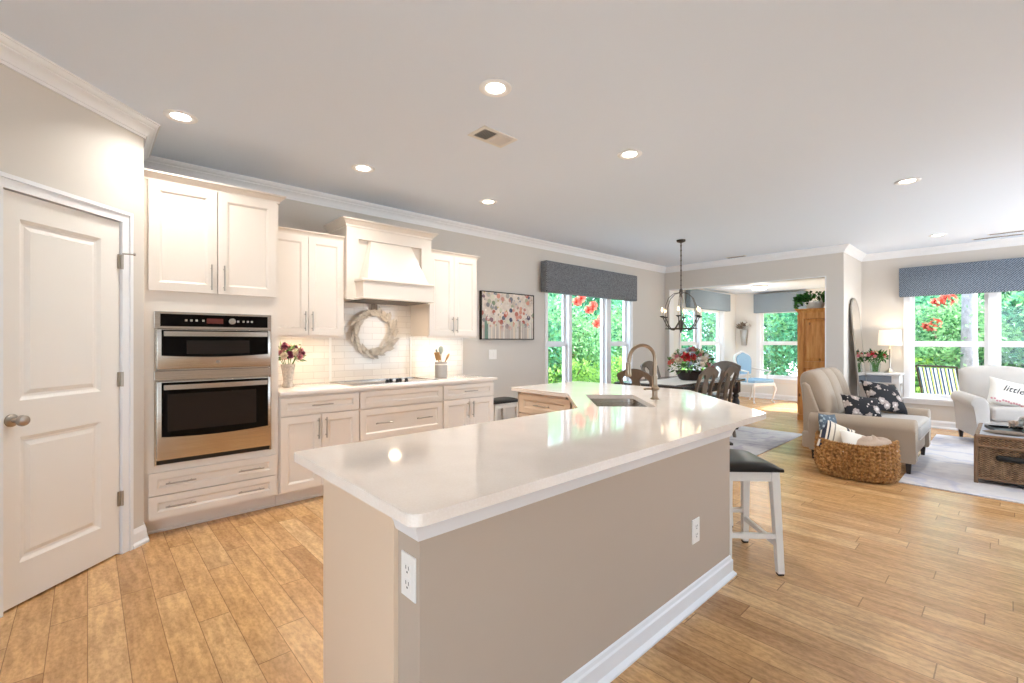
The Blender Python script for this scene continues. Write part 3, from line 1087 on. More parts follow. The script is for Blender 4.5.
for z in (1.80, 1.078, 0.345):
    b = B()
    h0 = Od + Ud * (DR + 0.001) + Nd * 0.012
    b.cyl(h0 + V3((0, 0, z - 0.045)), h0 + V3((0, 0, z + 0.045)), 0.007)
    b.prism([(-0.018, z - 0.044), (0.012, z - 0.044), (0.012, z + 0.044), (-0.018, z + 0.044)], O=Od + Ud * DR + Nd * 0.002, U=Ud, W=(0, 0, 1), N=Nd, d0=-0.004, d1=0.006)
    if z > 1.7:
        b.cyl(h0 + V3((0, 0, z + 0.05)), h0 + V3((0, 0, z + 0.05)) + Nd * 0.045 + Ud * 0.03, 0.004)
        b.cyl(h0 + V3((0, 0, z + 0.05)) + Nd * 0.045 + Ud * 0.03, h0 + V3((0, 0, z + 0.05)) + Nd * 0.055 + Ud * 0.036, 0.008)
    b.obj('hinge', M['nickel'], d)


# ------------------------------------------------------------------ windows
def window(n, axis, face, outward, a0, a1, z0, z1, units, sill=True, casing=0.075):
    """units: [(p, q, has_rail)] sash extents along the wall. face: room-side wall plane; outward: +1 away from room."""
    root = bpy.data.objects.new('window_%d' % n, None)
    COL.objects.link(root)
    struct(root)
    U_ = V3((1, 0, 0)) if axis == 'x' else V3((0, 1, 0))
    N_ = V3((0, outward, 0)) if axis == 'x' else V3((outward, 0, 0))
    O_ = N_ * 0 + (V3((0, face, 0)) if axis == 'x' else V3((face, 0, 0)))
    root.location = O_ + U_ * ((a0 + a1) / 2) + V3((0, 0, z0))
    OFF[root.name] = V3(root.location)

    def rect(b, p, q, za, zb, d0, d1):
        b.prism([(p, za), (q, za), (q, zb), (p, zb)], O=O_, U=U_, W=(0, 0, 1), N=N_, d0=d0, d1=d1)
    b = B()
    c = casing
    rect(b, a0 - c, a0 + 0.004, z0 - 0.0, z1 + c, -0.018, -0.0005)
    rect(b, a1 - 0.004, a1 + c, z0 - 0.0, z1 + c, -0.018, -0.0005)
    rect(b, a0, a1, z1, z1 + c, -0.018, -0.0005)
    rect(b, a0 - c, a1 + c, z0 - 0.085, z0 - 0.022, -0.016, -0.0005)
    rect(b, a0 - c - 0.02, a1 + c + 0.02, z0 - 0.022, z0 + 0.004, -0.05, 0.0)
    # jamb lining
    rect(b, a0 + 0.0005, a0 + 0.02, z0, z1, 0.0, 0.15)
    rect(b, a1 - 0.02, a1 - 0.0005, z0, z1, 0.0, 0.15)
    rect(b, a0 + 0.02, a1 - 0.02, z1 - 0.02, z1 - 0.0005, 0.0, 0.15)
    rect(b, a0 + 0.02, a1 - 0.02, z0 + 0.0005, z0 + 0.02, 0.0, 0.15)
    for i in range(len(units) - 1):
        rect(b, units[i][1], units[i + 1][0], z0 + 0.02, z1 - 0.02, 0.0, 0.14)
    b.obj('window_frame', M['trim'], root, smooth=0)
    zm = 1.29
    for p, q, rail in units:
        b = B()
        t = 0.042
        spans = [(z0 + 0.02, zm - 0.018, 0.045, 0.075), (zm - 0.018 - 0.0, z1 - 0.02, 0.08, 0.11)] if rail else [(z0 + 0.02, z1 - 0.02, 0.06, 0.1)]
        for k, (za, zb, d0, d1) in enumerate(spans):
            bot = t + 0.012 if k == 0 else t
            rect(b, p, p + t, za, zb, d0, d1)
            rect(b, q - t, q, za, zb, d0, d1)
            rect(b, p + t, q - t, za, za + bot, d0, d1)
            rect(b, p + t, q - t, zb - t, zb, d0, d1)
        sash = b.obj('sash', M['trim'], root, smooth=0)
        b = B()
        for k, (za, zb, d0, d1) in enumerate(spans):
            m_ = (d0 + d1) / 2
            rect(b, p + t, q - t, za + t, zb - t, m_ - 0.002, m_ + 0.002)
        b.obj('glass_pane', M['glass'], sash, smooth=0)
    return root


window(1, 'x', YK, 1, *W1[:2], W1[2], W1[3], [(4.92, 5.39, True), (5.46, 6.36, False), (6.48, 7.04, True)], casing=0.05)
window(2, 'y', XG, 1, *W2[:2], W2[2], W2[3], [(-0.68, 0.13, True), (0.215, 1.06, True)], casing=0.06)
window(3, 'y', 11.45, 1, *W3[:2], W3[2], W3[3], [(3.10, 3.93, True)], casing=0.06)
window(5, 'y', XG, 1, -2.9, -1.3, 0.43, 2.12, [(-2.88, -2.14, True), (-2.06, -1.32, True)], casing=0.06)
window(6, 'y', 11.45, 1, 1.9, 2.8, 0.47, 2.02, [(1.92, 2.78, True)], casing=0.06)  # unseen window, added to bring more daylight into the sunroom
window(4, 'x', 4.48, 1, *W4[:2], W4[2], W4[3], [(8.74, 9.56, True), (9.66, 10.70, True)], casing=0.06)


def valance(x0, x1, y0, y1, z0, z1, m, label, axis):
    b = B()
    b.box(x0, x1, y0, y1, z0, z1, bev=0.012)
    o = b.obj('window_valance', m, smooth=30)
    tag(o, label, 'valance')
    return recentre(o, ((x0 + x1) / 2, (y0 + y1) / 2, z0))


valance(4.74, 7.06, 4.42, YK - 0.019, 2.015, 2.455, M['valance'], 'charcoal tweed box valance above the triple kitchen window beside the painting', 'x')
valance(9.33, XG - 0.019, -0.85, 1.185, 2.005, 2.455, M['patvalance'], 'navy patterned box valance over the family room window behind the armchair', 'y')
valance(11.31, 11.45 - 0.019, 2.99, 4.03, 1.965, 2.40, M['bluevalance'], 'blue-grey box valance over the sunroom end window beside the pine armoire', 'y')
valance(8.90, 10.86, 4.36, 4.48 - 0.019, 2.00, 2.385, M['bluevalance'], 'blue-grey box valance over the sunroom side window behind the chandelier', 'x')

# ------------------------------------------------------------------ ceiling fittings
cans = [(1.69, 1.97, 'big recessed ceiling downlight above the island worktop, nearest the front of the photo'),
        (0.435, 3.575, 'recessed ceiling downlight in front of the oven cabinet by the pantry wall'),
        (1.67, 3.62, 'recessed ceiling downlight in front of the left upper cabinet'),
        (3.01, 3.62, 'recessed ceiling downlight in front of the right upper cabinet'),
        (3.04, 1.97, 'recessed ceiling downlight over the sink corner of the island'),
        (5.37, 0.62, 'recessed ceiling downlight between the island and the sofa'),
        (8.39, 0.66, 'recessed ceiling downlight near the family room window valance')]
can0 = None
for x, y, lab in cans:
    if can0 is None:
        t = can0 = thing('recessed_light', lab, 'ceiling light', (x, y, CZ), group='recessed ceiling lights', world=False)
        b = B()
        b.lathe([(0.052, -0.001), (0.092, -0.0005), (0.092, -0.004), (0.086, -0.008), (0.074, -0.009), (0.056, -0.004)], n=32, loop=True)
        b.obj('trim_ring', M['trim'], t)
        b = B()
        b.lathe([(0.001, -0.0035), (0.052, -0.0035), (0.052, -0.001), (0.001, -0.001)], n=32)
        b.obj('lens', M['lens'], t)
    else:
        t = dup(can0, (x, y, CZ), 0, lab)
    ld = bpy.data.lights.new('downlight', 'AREA')
    ld.shape = 'DISK'
    ld.size = 0.13
    ld.energy = CAN_POWER * (0.58 if x < 1 else 0.78 if y > 3 else 1.0)
    ld.color = (1.0, 0.97, 0.92)
    ld.spread = math.radians(135)
    lo = bpy.data.objects.new('downlight', ld)
    COL.objects.link(lo)
    lo.parent = t
    lo.location = (0, 0, -0.012)

t = thing('ceiling_vent', 'square white supply vent with dark louvres, on the ceiling above the island', 'vent', (2.08, 2.45, CZ), group=None)
b = B()
x0, x1, y0, y1 = 1.93, 2.235, 2.36, 2.545
zt = CZ - 0.006
b.box(x0, x1, y0, y0 + 0.028, zt, CZ)
b.box(x0, x1, y1 - 0.028, y1, zt, CZ)
b.box(x0, x0 + 0.028, y0 + 0.028, y1 - 0.028, zt, CZ)
b.box(x1 - 0.028, x1, y0 + 0.028, y1 - 0.028, zt, CZ)
b.box(2.072, 2.092, y0 + 0.028, y1 - 0.028, zt, CZ)
b.obj('vent_frame', M['ventw'], t, smooth=0)
b = B()
b.box(x0 + 0.028, 2.072, y0 + 0.028, y1 - 0.028, CZ - 0.002, CZ)
b.box(2.092, x1 - 0.028, y0 + 0.028, y1 - 0.028, CZ - 0.002, CZ)
b.obj('vent_opening', M['dark'], t, smooth=0)
for half, (p, q), tilt in ((0, (x0 + 0.03, 2.07), -0.6), (1, (2.094, x1 - 0.03), 0.75)):
    b = B()
    n = 8
    for i in range(n):
        cx_ = p + (q - p) * (i + 0.5) / n
        b.box(-0.007, 0.007, y0 + 0.028, y1 - 0.028, -0.0008, 0.0008, mtx=Matrix.Translation((cx_, 0, CZ - 0.006)) @ Matrix.Rotation(tilt, 4, 'Y'))
    b.obj('louvre_bank', M['ventw'], t, smooth=0)
for (x, y, wx, wy, lab) in ((8.05, 3.14, 0.10, 0.32, 'narrow white ceiling vent near the dining end wall behind the chandelier'),
                            (9.12, 0.12, 0.07, 0.5, 'slim linear ceiling vent nearest the family room window'),
                            (8.86, -0.1, 0.07, 0.62, 'slim linear ceiling vent in the family room farther from its window')):
    t = thing('linear_vent', lab, 'vent', (x, y, CZ), world=False)
    b = B()
    b.box(-wx / 2, wx / 2, -wy / 2, wy / 2, -0.005, 0, bev=0.002)
    b.obj('vent_frame', M['ventw'], t, smooth=0)
    b = B()
    for q in (-0.25, 0.25):
        b.box(wx * q - 0.009, wx * q + 0.009, -wy / 2 + 0.02, wy / 2 - 0.02, -0.0065, -0.004)
    b.obj('vent_slot', M['dark'], t, smooth=0)

# ------------------------------------------------------------------ kitchen wall cabinets
SH = [(0.008, 0.0035), (0.011, 0.009)]         # shaker panel profile
CABW = (0, 0, 1)
NF = V3((0, -1, 0))


def front(root, name, x0, x1, z0, z1, y, rail=0.058, thick=0.02):
    b = B()
    w, h = x1 - x0, z1 - z0
    r = min(rail, h * 0.28)
    b.leafdoor((x0, y, z0), (1, 0, 0), (0, 0, 1), (0, -1, 0), w, h, thick, [(rail, w - rail, r, h - r)], [(0.007, 0.004), (0.014, 0.0095)])
    return b.obj(name, M['cab'], root, smooth=0)


def pull(part, p, vertical, L=0.16, m='nickel', nrm=(0, -1, 0), along=None):
    n = V3(nrm)
    p = V3(p)
    d = V3((0, 0, 1)) if vertical else V3(along or (1, 0, 0))
    b = B()
    a, c = p + d * (-L / 2), p + d * (L / 2)
    b.cyl(a + n * 0.030, c + n * 0.030, 0.0055, n=10)
    for q in (-0.36, 0.36):
        b.cyl(p + d * (L * q), p + d * (L * q) + n * 0.030, 0.0045, n=8)
    return b.obj('handle', M[m], part)


def cab_crown(root, pts, z, h=0.055, out=0.045, m='cab'):
    b = B()
    b.sweep(pts, [(0, z), (0.008, z), (0.010, z + h * 0.25), (out * 0.55, z + h * 0.55), (out * 0.9, z + h * 0.8), (out, z + h * 0.82), (out, z + h), (0, z + h)])
    return b.obj('crown_moulding', M[m], root, smooth=30)


FY = 3.865       # base/tall door fronts
BY = FY + 0.0205  # carcass face
# oven tower
t = thing('oven_cabinet', 'tall cream oven cabinet reaching almost to the ceiling beside the pantry door', 'cabinet', (0.69, 4.2, 0))
b = B()
b.prism([(0.2715, 0.11), (1.098, 0.11), (1.098, 2.40), (0.2715, 2.40)], O=(0, 0, 0), U=(1, 0, 0), W=(0, 0, 1), N=(0, 1, 0), d0=BY, d1=YK - 0.001,
        holes=[[(0.340, 0.492), (1.030, 0.492), (1.030, 1.503), (0.340, 1.503)]])
b.box(0.335, 1.035, BY + 0.60, YK - 0.005, 0.49, 1.505)
b.obj('body', M['cab'], t, smooth=0)
b = B()
b.box(0.273, 1.098, 3.975, 3.995, 0.0, 0.11)
b.box(0.273, 1.098, 3.962, 3.975, 0.0, 0.018, bev=0.004)
b.obj('toe_kick', M['cab'], t, smooth=0)
for x0, x1, hx in ((0.296, 0.684, 0.648), (0.690, 1.078, 0.726)):
    p = front(t, 'door', x0, x1, 1.652, 2.385, FY)
    pull(p, (hx, FY, 1.765), True, 0.18)
for z0, z1 in ((0.280, 0.430), (0.124, 0.273)):
    p = front(t, 'drawer', 0.296, 1.080, z0, z1, FY, 0.045)
    for hx in (0.47, 0.90):
        pull(p, (hx, FY, (z0 + z1) / 2), False, 0.17)
cab_crown(t, [(0.272, BY), (1.098, BY), (1.098, YK - 0.001)], 2.385, 0.06, 0.045)

# built-in combination oven
t = thing('wall_oven', 'stainless steel combination microwave and wall oven built into the tall cabinet', 'oven', (0.685, 4.1, 0.48))
OX0, OX1 = 0.326, 1.041
b = B()
b.box(OX0 + 0.02, OX1 - 0.02, BY + 0.01, BY + 0.55, 0.50, 1.50)
b.box(OX0, OX1, 3.862, BY - 0.001, 1.395, 1.513, bev=0.003)
b.box(OX0, OX1, 3.862, BY - 0.001, 1.046, 1.112, bev=0.003)
b.box(OX0, OX0 + 0.012, 3.866, BY - 0.001, 0.48, 1.40)
b.box(OX1 - 0.012, OX1, 3.866, BY - 0.001, 0.48, 1.40)
b.box(OX0 + 0.02, OX1 - 0.02, BY - 0.012, BY - 0.001, 0.49, 1.40)
b.obj('oven_chassis', M['steel'], t, smooth=0)
b = B()
b.box(OX0 + 0.032, OX1 - 0.028, 3.855, 3.8625, 1.414, 1.497)
cp = b.obj('control_panel', M['blackglass'], t, smooth=0)
b = B()
b.box(0.62, 0.72, 3.8535, 3.856, 1.437, 1.473)
b.obj('display', M['display'], cp, smooth=0)
b = B()
b.lathe([(0.021, 0), (0.021, 0.018), (0.0155, 0.020), (0.014, 0.014), (0.001, 0.014)], c=(0.776, 3.8555, 1.456), mtx=Matrix.Rotation(PI / 2, 3, 'X'), n=20)
b.obj('dial', M['nickel'], cp)
for cx_ in (0.50, 0.53, 0.56, 0.60, 0.815, 0.85, 0.878, 0.905):
    b = B()
    b.box(cx_ - 0.007, cx_ + 0.007, 3.8538, 3.8555, 1.449, 1.463)
    b.obj('touch_key', M['icon'], cp, smooth=0)


def oven_door(name, z0, z1, g0, g1, wx0, wx1, wz0, wz1, hz):
    """steel door with gently curved lower edge of the glass"""
    b = B()
    b.box(OX0 + 0.012, OX1 - 0.012, 3.838, 3.8655, z0, z1, bev=0.004)
    dr = b.obj(name, M['steel'], t, smooth=30)
    b = B()
    gx0, gx1 = OX0 + 0.036, OX1 - 0.03
    n = 14
    poly = [(gx0, g1), (gx0, g0 + 0.010)] + [(gx0 + (gx1 - gx0) * i / n, g0 + 0.010 - 0.014 * math.sin(PI * i / n)) for i in range(1, n)] + [(gx1, g0 + 0.010), (gx1, g1)]
    b.prism(poly, O=(0, 0, 0), U=(1, 0, 0), W=(0, 0, 1), N=(0, -1, 0), d0=-3.8385, d1=-3.8355)
    g = b.obj('door_glass', M['blackglass'], dr, smooth=0)
    b = B()
    b.box(wx0, wx1, 3.8345, 3.836, wz0, wz1)
    b.obj('viewing_window', M['innerglass'], dr, smooth=0)
    b = B()
    hp = []
    for i in range(13):
        f = i / 12
        hp.append((OX0 + 0.045 + (OX1 - OX0 - 0.09) * f, 3.80 - 0.018 * math.sin(PI * f), hz))
    prof = [(-0.008, -0.016), (0.008, -0.016), (0.010, 0.0), (0.008, 0.016), (-0.008, 0.016)]
    rings = [[b.v((p[0], p[1] + o, p[2] + q)) for o, q in prof] for p in hp]
    for r0, r1 in zip(rings, rings[1:]):
        for j in range(5):
            b.face((r0[j], r0[(j + 1) % 5], r1[(j + 1) % 5], r1[j]))
    b.face(rings[0][::-1])
    b.face(rings[-1])
    for x_ in (OX0 + 0.06, OX1 - 0.06):
        b.box(x_ - 0.010, x_ + 0.010, 3.795, 3.838, hz - 0.010, hz + 0.010)
    b.obj('handle', M['steel'], dr, smooth=30)
    return dr


md = oven_door('microwave_door', 1.124, 1.392, 1.205, 1.388, 0.50, 0.885, 1.222, 1.318, 1.362)
b = B()
b.lathe([(0.013, 0), (0.013, 0.003), (0.010, 0.004), (0.001, 0.004)], c=(0.685, 3.838, 1.165), mtx=Matrix.Rotation(PI / 2, 3, 'X'), n=20)
b.obj('round_badge', M['nickel'], md)
oven_door('oven_door', 0.515, 1.040, 0.660, 1.034, 0.395, 0.93, 0.705, 0.955, 1.004)
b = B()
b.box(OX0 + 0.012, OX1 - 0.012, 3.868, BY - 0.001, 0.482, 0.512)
b.obj('lower_gap', M['darkknob'], t, smooth=0)  # black strip stands in for the shaded gap below the oven door


# upper cabinets
def upper_cabinet(x0, x1, z0, z1, label, right_open):
    t = thing('upper_cabinet', label, 'cabinet', ((x0 + x1) / 2, 4.36, z0))
    b = B()
    b.box(x0, x1, 4.1905, YK - 0.012, z0, z1)
    b.box(x0, x1, 4.1905, 4.205, z0 - 0.016, z0)  # added lip, screens the bright light strip behind it
    b.obj('body', M['cab'], t, smooth=0)
    m_ = (x0 + x1) / 2
    for a, c, hx in ((x0 + 0.006, m_ - 0.002, m_ - 0.030), (m_ + 0.002, x1 - 0.006, m_ + 0.030)):
        p = front(t, 'door', a, c, z0 + 0.006, z1 - 0.004, 4.17, 0.055)
        pull(p, (hx, 4.17, z0 + 0.125), True, 0.17)
    pts = [(x0, 4.188), (x1, 4.188)] + ([(x1, YK - 0.012)] if right_open else [])
    cab_crown(t, pts, z1 - 0.004, 0.045, 0.035)
    b = B()
    b.box(x0 + 0.1, x1 - 0.1, 4.215, 4.24, z0 - 0.008, z0)
    b.obj('under_cabinet_light', M['lens'], t, smooth=0)
    ld = bpy.data.lights.new('under_cabinet_glow', 'AREA')
    ld.shape = 'RECTANGLE'
    ld.size, ld.size_y = x1 - x0 - 0.2, 0.03
    ld.energy = 1.0
    ld.color = (1.0, 0.80, 0.58)
    lo = bpy.data.objects.new('under_cabinet_glow', ld)
    COL.objects.link(lo)
    lo.parent = t
    lo.location = (0, 4.26 - 4.36, -0.012)
    return t


upper_cabinet(1.101, 1.742, 1.362, 2.235, 'cream two-door upper cabinet left of the range hood, above the flower vase', False)
upper_cabinet(2.655, 3.30, 1.368, 2.250, 'cream two-door upper cabinet right of the range hood, above the utensil crock', True)

# mantel style range hood
t = thing('range_hood', 'cream mantel style range hood with sloped front above the cooktop', 'range hood', (2.2, 4.3, 1.70))
HX0, HX1, HY = 1.745, 2.652, 4.125
b = B()
b.prism([(HX0, 1.70), (HX1, 1.70), (HX1, 2.375), (HX0, 2.375)], U=(1, 0, 0), W=(0, 0, 1), N=(0, 1, 0), d0=HY, d1=HY + 0.04,
        holes=[[(HX0 + 0.115, 1.885), (HX1 - 0.115, 1.885), (HX1 - 0.115, 2.268), (HX0 + 0.115, 2.268)]])
b.box(HX0, HX1, HY + 0.04, YK - 0.012, 1.72, 2.375)
b.obj('body', M['cab'], t, smooth=0)
b = B()
x0t, x1t, x0b, x1b = 1.975, 2.43, 1.875, 2.54
A = [b.v(p) for p in ((x0t, HY + 0.038, 2.266), (x1t, HY + 0.038, 2.266), (x1b, HY + 0.038, 1.887), (x0b, HY + 0.038, 1.887))]
C = [b.v(p) for p in ((x0t + 0.012, HY + 0.010, 2.266), (x1t - 0.012, HY + 0.010, 2.266), (x1b - 0.01, 3.985, 1.887), (x0b + 0.01, 3.985, 1.887))]
b.face(C)
b.face(A[::-1])
for i in range(4):
    b.face((A[i], A[(i + 1) % 4], C[(i + 1) % 4], C[i]))
b.obj('sloped_front', M['cab'], t, smooth=0)
b = B()
b.box(1.83, 2.567, 3.965, HY - 0.001, 1.715, 1.862, bev=0.002)
b.box(1.815, 2.582, 3.952, HY - 0.001, 1.862, 1.886, bev=0.006)
b.box(1.815, 2.582, 3.952, HY - 0.001, 1.70, 1.716, bev=0.004)
b.obj('apron', M['cab'], t, smooth=0)
cab_crown(t, [(HX0, YK - 0.012), (HX0, HY), (HX1, HY), (HX1, YK - 0.012)], 2.372, 0.07, 0.055)
b = B()
b.box(1.86, 2.54, 4.0, 4.45, 1.696, 1.702)
b.obj('vent_insert', M['iron'], t, smooth=0)
ld = bpy.data.lights.new('hood_glow', 'AREA')
ld.size = 0.10
ld.energy = 0.9
ld.color = (1.0, 0.78, 0.55)
lo = bpy.data.objects.new('hood_glow', ld)
COL.objects.link(lo)
lo.parent = t
lo.location = (0.1, -0.05, -0.02)


# base cabinets
def base_cabinet(x0, x1, label, kind):
    t = thing('base_cabinet', label, 'cabinet', ((x0 + x1) / 2, 4.2, 0))
    b = B()
    b.box(x0, x1, BY, YK - 0.001, 0.11, 0.883)
    b.obj('body', M['cab'], t, smooth=0)
    b = B()
    b.box(x0, x1 - (0.0 if x1 < 3.2 else 0.02), 3.975, 3.995, 0, 0.11)
    b.box(x0, x1 - (0.0 if x1 < 3.2 else 0.02), 3.962, 3.975, 0, 0.018, bev=0.004)
    b.obj('toe_kick', M['cab'], t, smooth=0)
    a, c = x0 + 0.006, x1 - 0.006
    m_ = (a + c) / 2
    p = front(t, 'drawer', a, c, 0.722, 0.862, FY, 0.045)
    if kind == 'doors':
        pull(p, (m_, FY, 0.792), False, 0.17)
        for q, r, hx in ((a, m_ - 0.002, m_ - 0.032), (m_ + 0.002, c, m_ + 0.032)):
            p = front(t, 'door', q, r, 0.122, 0.712, FY, 0.055)
            pull(p, (hx, FY, 0.60), True, 0.17)
    else:
        for z0, z1 in ((0.436, 0.706), (0.122, 0.428)):
            p = front(t, 'drawer', a, c, z0, z1, FY, 0.05)
            for hx in (a + 0.22, c - 0.22):
                pull(p, (hx, FY, z0 + (z1 - z0) * 0.52), False, 0.17)
    return t


base_cabinet(1.101, 1.749, 'cream base cabinet with two doors right beside the tall oven cabinet', 'doors')
base_cabinet(1.752, 2.624, 'wide cream drawer base cabinet under the cooktop', 'drawers')
base_cabinet(2.627, 3.296, 'cream base cabinet with two doors at the far end, below the utensil crock', 'doors')

b = B()
b.box(1.1, 3.33, 3.843, YK - 0.012, 0.884, 0.914, bev=0.003)
o = b.obj('countertop', M['quartz'], smooth=30)
tag(o, 'pale quartz worktop along the kitchen wall under the upper cabinets', 'countertop')
recentre(o, (2.2, 4.2, 0.884))

b = B()
b.box(1.101, 3.372, YK - 0.011, YK - 0.0005, 0.884, 1.372)
b.box(1.72, 2.68, YK - 0.011, YK - 0.0005, 1.372, 1.72)
struct(b.obj('wall_backsplash', M['tile'], smooth=0))
b = B()
for x0, x1, z0, z1 in ((1.745, 1.770, 0.915, 1.36), (2.640, 2.665, 0.915, 1.36)):
    b.box(x0, x1, YK - 0.018, YK - 0.010, z0, z1, bev=0.003)
b.box(3.366, 3.376, YK - 0.014, YK - 0.0005, 0.915, 1.372)
struct(b.obj('trim_4', M['plate'], smooth=0))

# cooktop
t = thing('cooktop', 'grey glass electric cooktop with black knobs set into the wall worktop', 'cooktop', (2.12, 4.15, 0.914))
b = B()
b.box(1.72, 2.615, 3.925, 4.43, 0.9145, 0.921, bev=0.003)
b.obj('glass_top', M['cookglass'], t, smooth=30)
b = B()
for x0, x1, y0, y1 in ((1.715, 2.62, 3.920, 3.926), (1.715, 2.62, 4.429, 4.435), (1.715, 1.721, 3.926, 4.429), (2.614, 2.62, 3.926, 4.429)):
    b.box(x0, x1, y0, y1, 0.9145, 0.923)
b.obj('steel_rim', M['steel'], t, smooth=0)
for cx_, cy_ in ((2.10, 4.03), (2.155, 4.06), (2.25, 4.05), (2.30, 4.02), (2.20, 4.015)):
    b = B()
    b.lathe([(0.021, 0.0), (0.021, 0.006), (0.017, 0.008), (0.016, 0.026), (0.013, 0.029), (0.001, 0.029)], c=(cx_, cy_, 0.921), n=18)
    b.box(cx_ - 0.003, cx_ + 0.003, cy_ - 0.016, cy_ + 0.016, 0.948, 0.953)
    b.obj('knob', M['darkknob'], t)

# light switch plate on the wall, outlets on the island
t = thing('light_switch', 'white double rocker switch plate under the painting', 'switch', (3.865, YK, 1.08))
b = B()
b.box(3.80, 3.93, YK - 0.007, YK - 0.0005, 1.08, 1.205, bev=0.003)
b.obj('cover_plate', M['plate'], t, smooth=0)
for cx_ in (3.84, 3.89):
    b = B()
    b.box(cx_ - 0.016, cx_ + 0.016, YK - 0.012, YK - 0.007, 1.11, 1.175, bev=0.002)
    b.obj('rocker', M['plate'], t, smooth=0)

# framed canvas
t = thing('painting', 'canvas of scattered colourful blossoms over pale trunks, in a thin dark frame', 'painting', (4.1175, YK, 1.33))
b = B()
px0, px1, pz0, pz1 = 3.645, 4.59, 1.335, 1.955
for x0, x1, z0, z1 in ((px0, px0 + 0.012, pz0, pz1), (px1 - 0.012, px1, pz0, pz1), (px0 + 0.012, px1 - 0.012, pz0, pz0 + 0.012), (px0 + 0.012, px1 - 0.012, pz1 - 0.012, pz1)):
    b.box(x0, x1, YK - 0.042, YK - 0.001, z0, z1)
b.obj('frame', M['rod'], t, smooth=0)
b = B()
b.box(px0 + 0.012, px1 - 0.012, YK - 0.036, YK - 0.004, pz0 + 0.012, pz1 - 0.012)
b.obj('canvas', M['paint'], t, smooth=0)

# wreath on the tiles
t = thing('wreath', 'round whitewashed wooden leaf wreath hanging on the tiles above the cooktop', 'wreath', (2.205, YK - 0.04, 1.40), world=False)
b = B()
R = 0.20
b.tube([(R * math.cos(2 * PI * i / 40), 0, R * math.sin(2 * PI * i / 40)) for i in range(40)], 0.013, closed=True)
b.obj('ring', M['wreath'], t)
r = random.Random(3)
b = B()
for ring_r, n, ln in ((0.175, 20, 0.095), (0.20, 24, 0.11), (0.225, 22, 0.10)):
    for i in range(n):
        a = 2 * PI * i / n + r.uniform(-.08, .08)
        pos = V3((ring_r * math.cos(a), r.uniform(-0.035, -0.005), ring_r * math.sin(a)))
        tang = V3((-math.sin(a), 0, math.cos(a)))
        outv = V3((math.cos(a), 0, math.sin(a)))
        dd = (tang + outv * r.uniform(-0.25, 0.65) + V3((0, r.uniform(-0.35, 0.05), 0))).normalized()
        side = dd.cross(V3((0, 1, 0))).normalized()
        nn = side.cross(dd)
        w_ = ln * r.uniform(0.36, 0.5)
        prev = None
        prof = [(0, 0.02), (0.25, 0.75), (0.5, 1.0), (0.78, 0.6), (1, 0.03)]
        top, bot = [], []
        for f, ww in prof:
            c0 = pos + dd * (ln * f) + nn * (0.012 * math.sin(PI * f))
            top.append((b.v(c0 + side * (w_ / 2 * ww)), b.v(c0 + nn * 0.006), b.v(c0 - side * (w_ / 2 * ww)), b.v(c0 - nn * 0.003)))
        for q0, q1 in zip(top, top[1:]):
            for j in range(4):
                b.face((q0[j], q0[(j + 1) % 4], q1[(j + 1) % 4], q1[j]))
        b.face(top[0])
        b.face(top[-1][::-1])
b.obj('carved_leaves', M['wreath'], t, smooth=30)
b = B()
b.tube([(0.0, 0.0, 0.20), (0, -0.005, 0.30), (0, 0.02, 0.318)], 0.012, n=6)
b.box(-0.035, 0.035, -0.012, 0.0, 0.23, 0.30, bev=0.005)
b.obj('hanging_loop', M['driftwood'], t)

# bouquet on the worktop
r = random.Random(11)


def bouquet(root, z0, R, Rz, n, palette, heads, leafmat, nleaf, lsize, key='rose', squash=1.0, minz=-0.25):
    for i in range(n):
        while True:
            dd = rnd_dir(r)
            if dd.z > minz:
                break
        rad = r.uniform(0.78, 1.0)
        p = V3((dd.x * R * rad, dd.y * R * rad * squash, z0 + dd.z * Rz * rad))
        mname = palette[i % len(palette)]
        add_flower(root, p, (dd + V3((0, 0, 0.25))).normalized(), r.choice(heads), M[mname], key)
    it = []
    for i in range(nleaf):
        dd = rnd_dir(r)
        if dd.z < -0.6:
            dd.z *= -1
        rad = r.uniform(0.2, 1.0)
        p = V3((dd.x * R * rad, dd.y * R * rad * squash, z0 + dd.z * Rz * rad))
        it.append((p, (dd + rnd_dir(r) * 0.7).normalized(), rnd_dir(r), lsize * r.uniform(0.7, 1.3), lsize * 0.4))
    link('foliage', leaves_mesh('foliage', it), M[leafmat], root, 0)


t = thing('flower_vase', 'patterned glass vase of pink and plum flowers on the worktop beside the oven cabinet', 'vase of flowers', (1.275, 4.24, 0.914), world=False)
b = B()
b.lathe([(0.042, 0.0), (0.048, 0.01), (0.036, 0.05), (0.044, 0.12), (0.058, 0.20), (0.055, 0.20), (0.041, 0.12), (0.033, 0.05), (0.03, 0.015), (0.001, 0.012)], n=28)
b.obj('vase', M['porcelain'], t)
b = B()
for i in range(7):
    a = 2 * PI * i / 7
    b.tube([(0.01 * math.cos(a), 0.01 * math.sin(a), 0.02), (0.03 * math.cos(a), 0.03 * math.sin(a), 0.18), (0.07 * math.cos(a), 0.07 * math.sin(a), 0.26)], 0.003, n=6)
b.obj('stems', M['stem'], t)
bouquet(t, 0.275, 0.125, 0.095, 34, ['fl_plum', 'fl_pink', 'fl_cream', 'fl_plum', 'fl_pink'], [0.028, 0.034], 'leafmid', 90, 0.05)

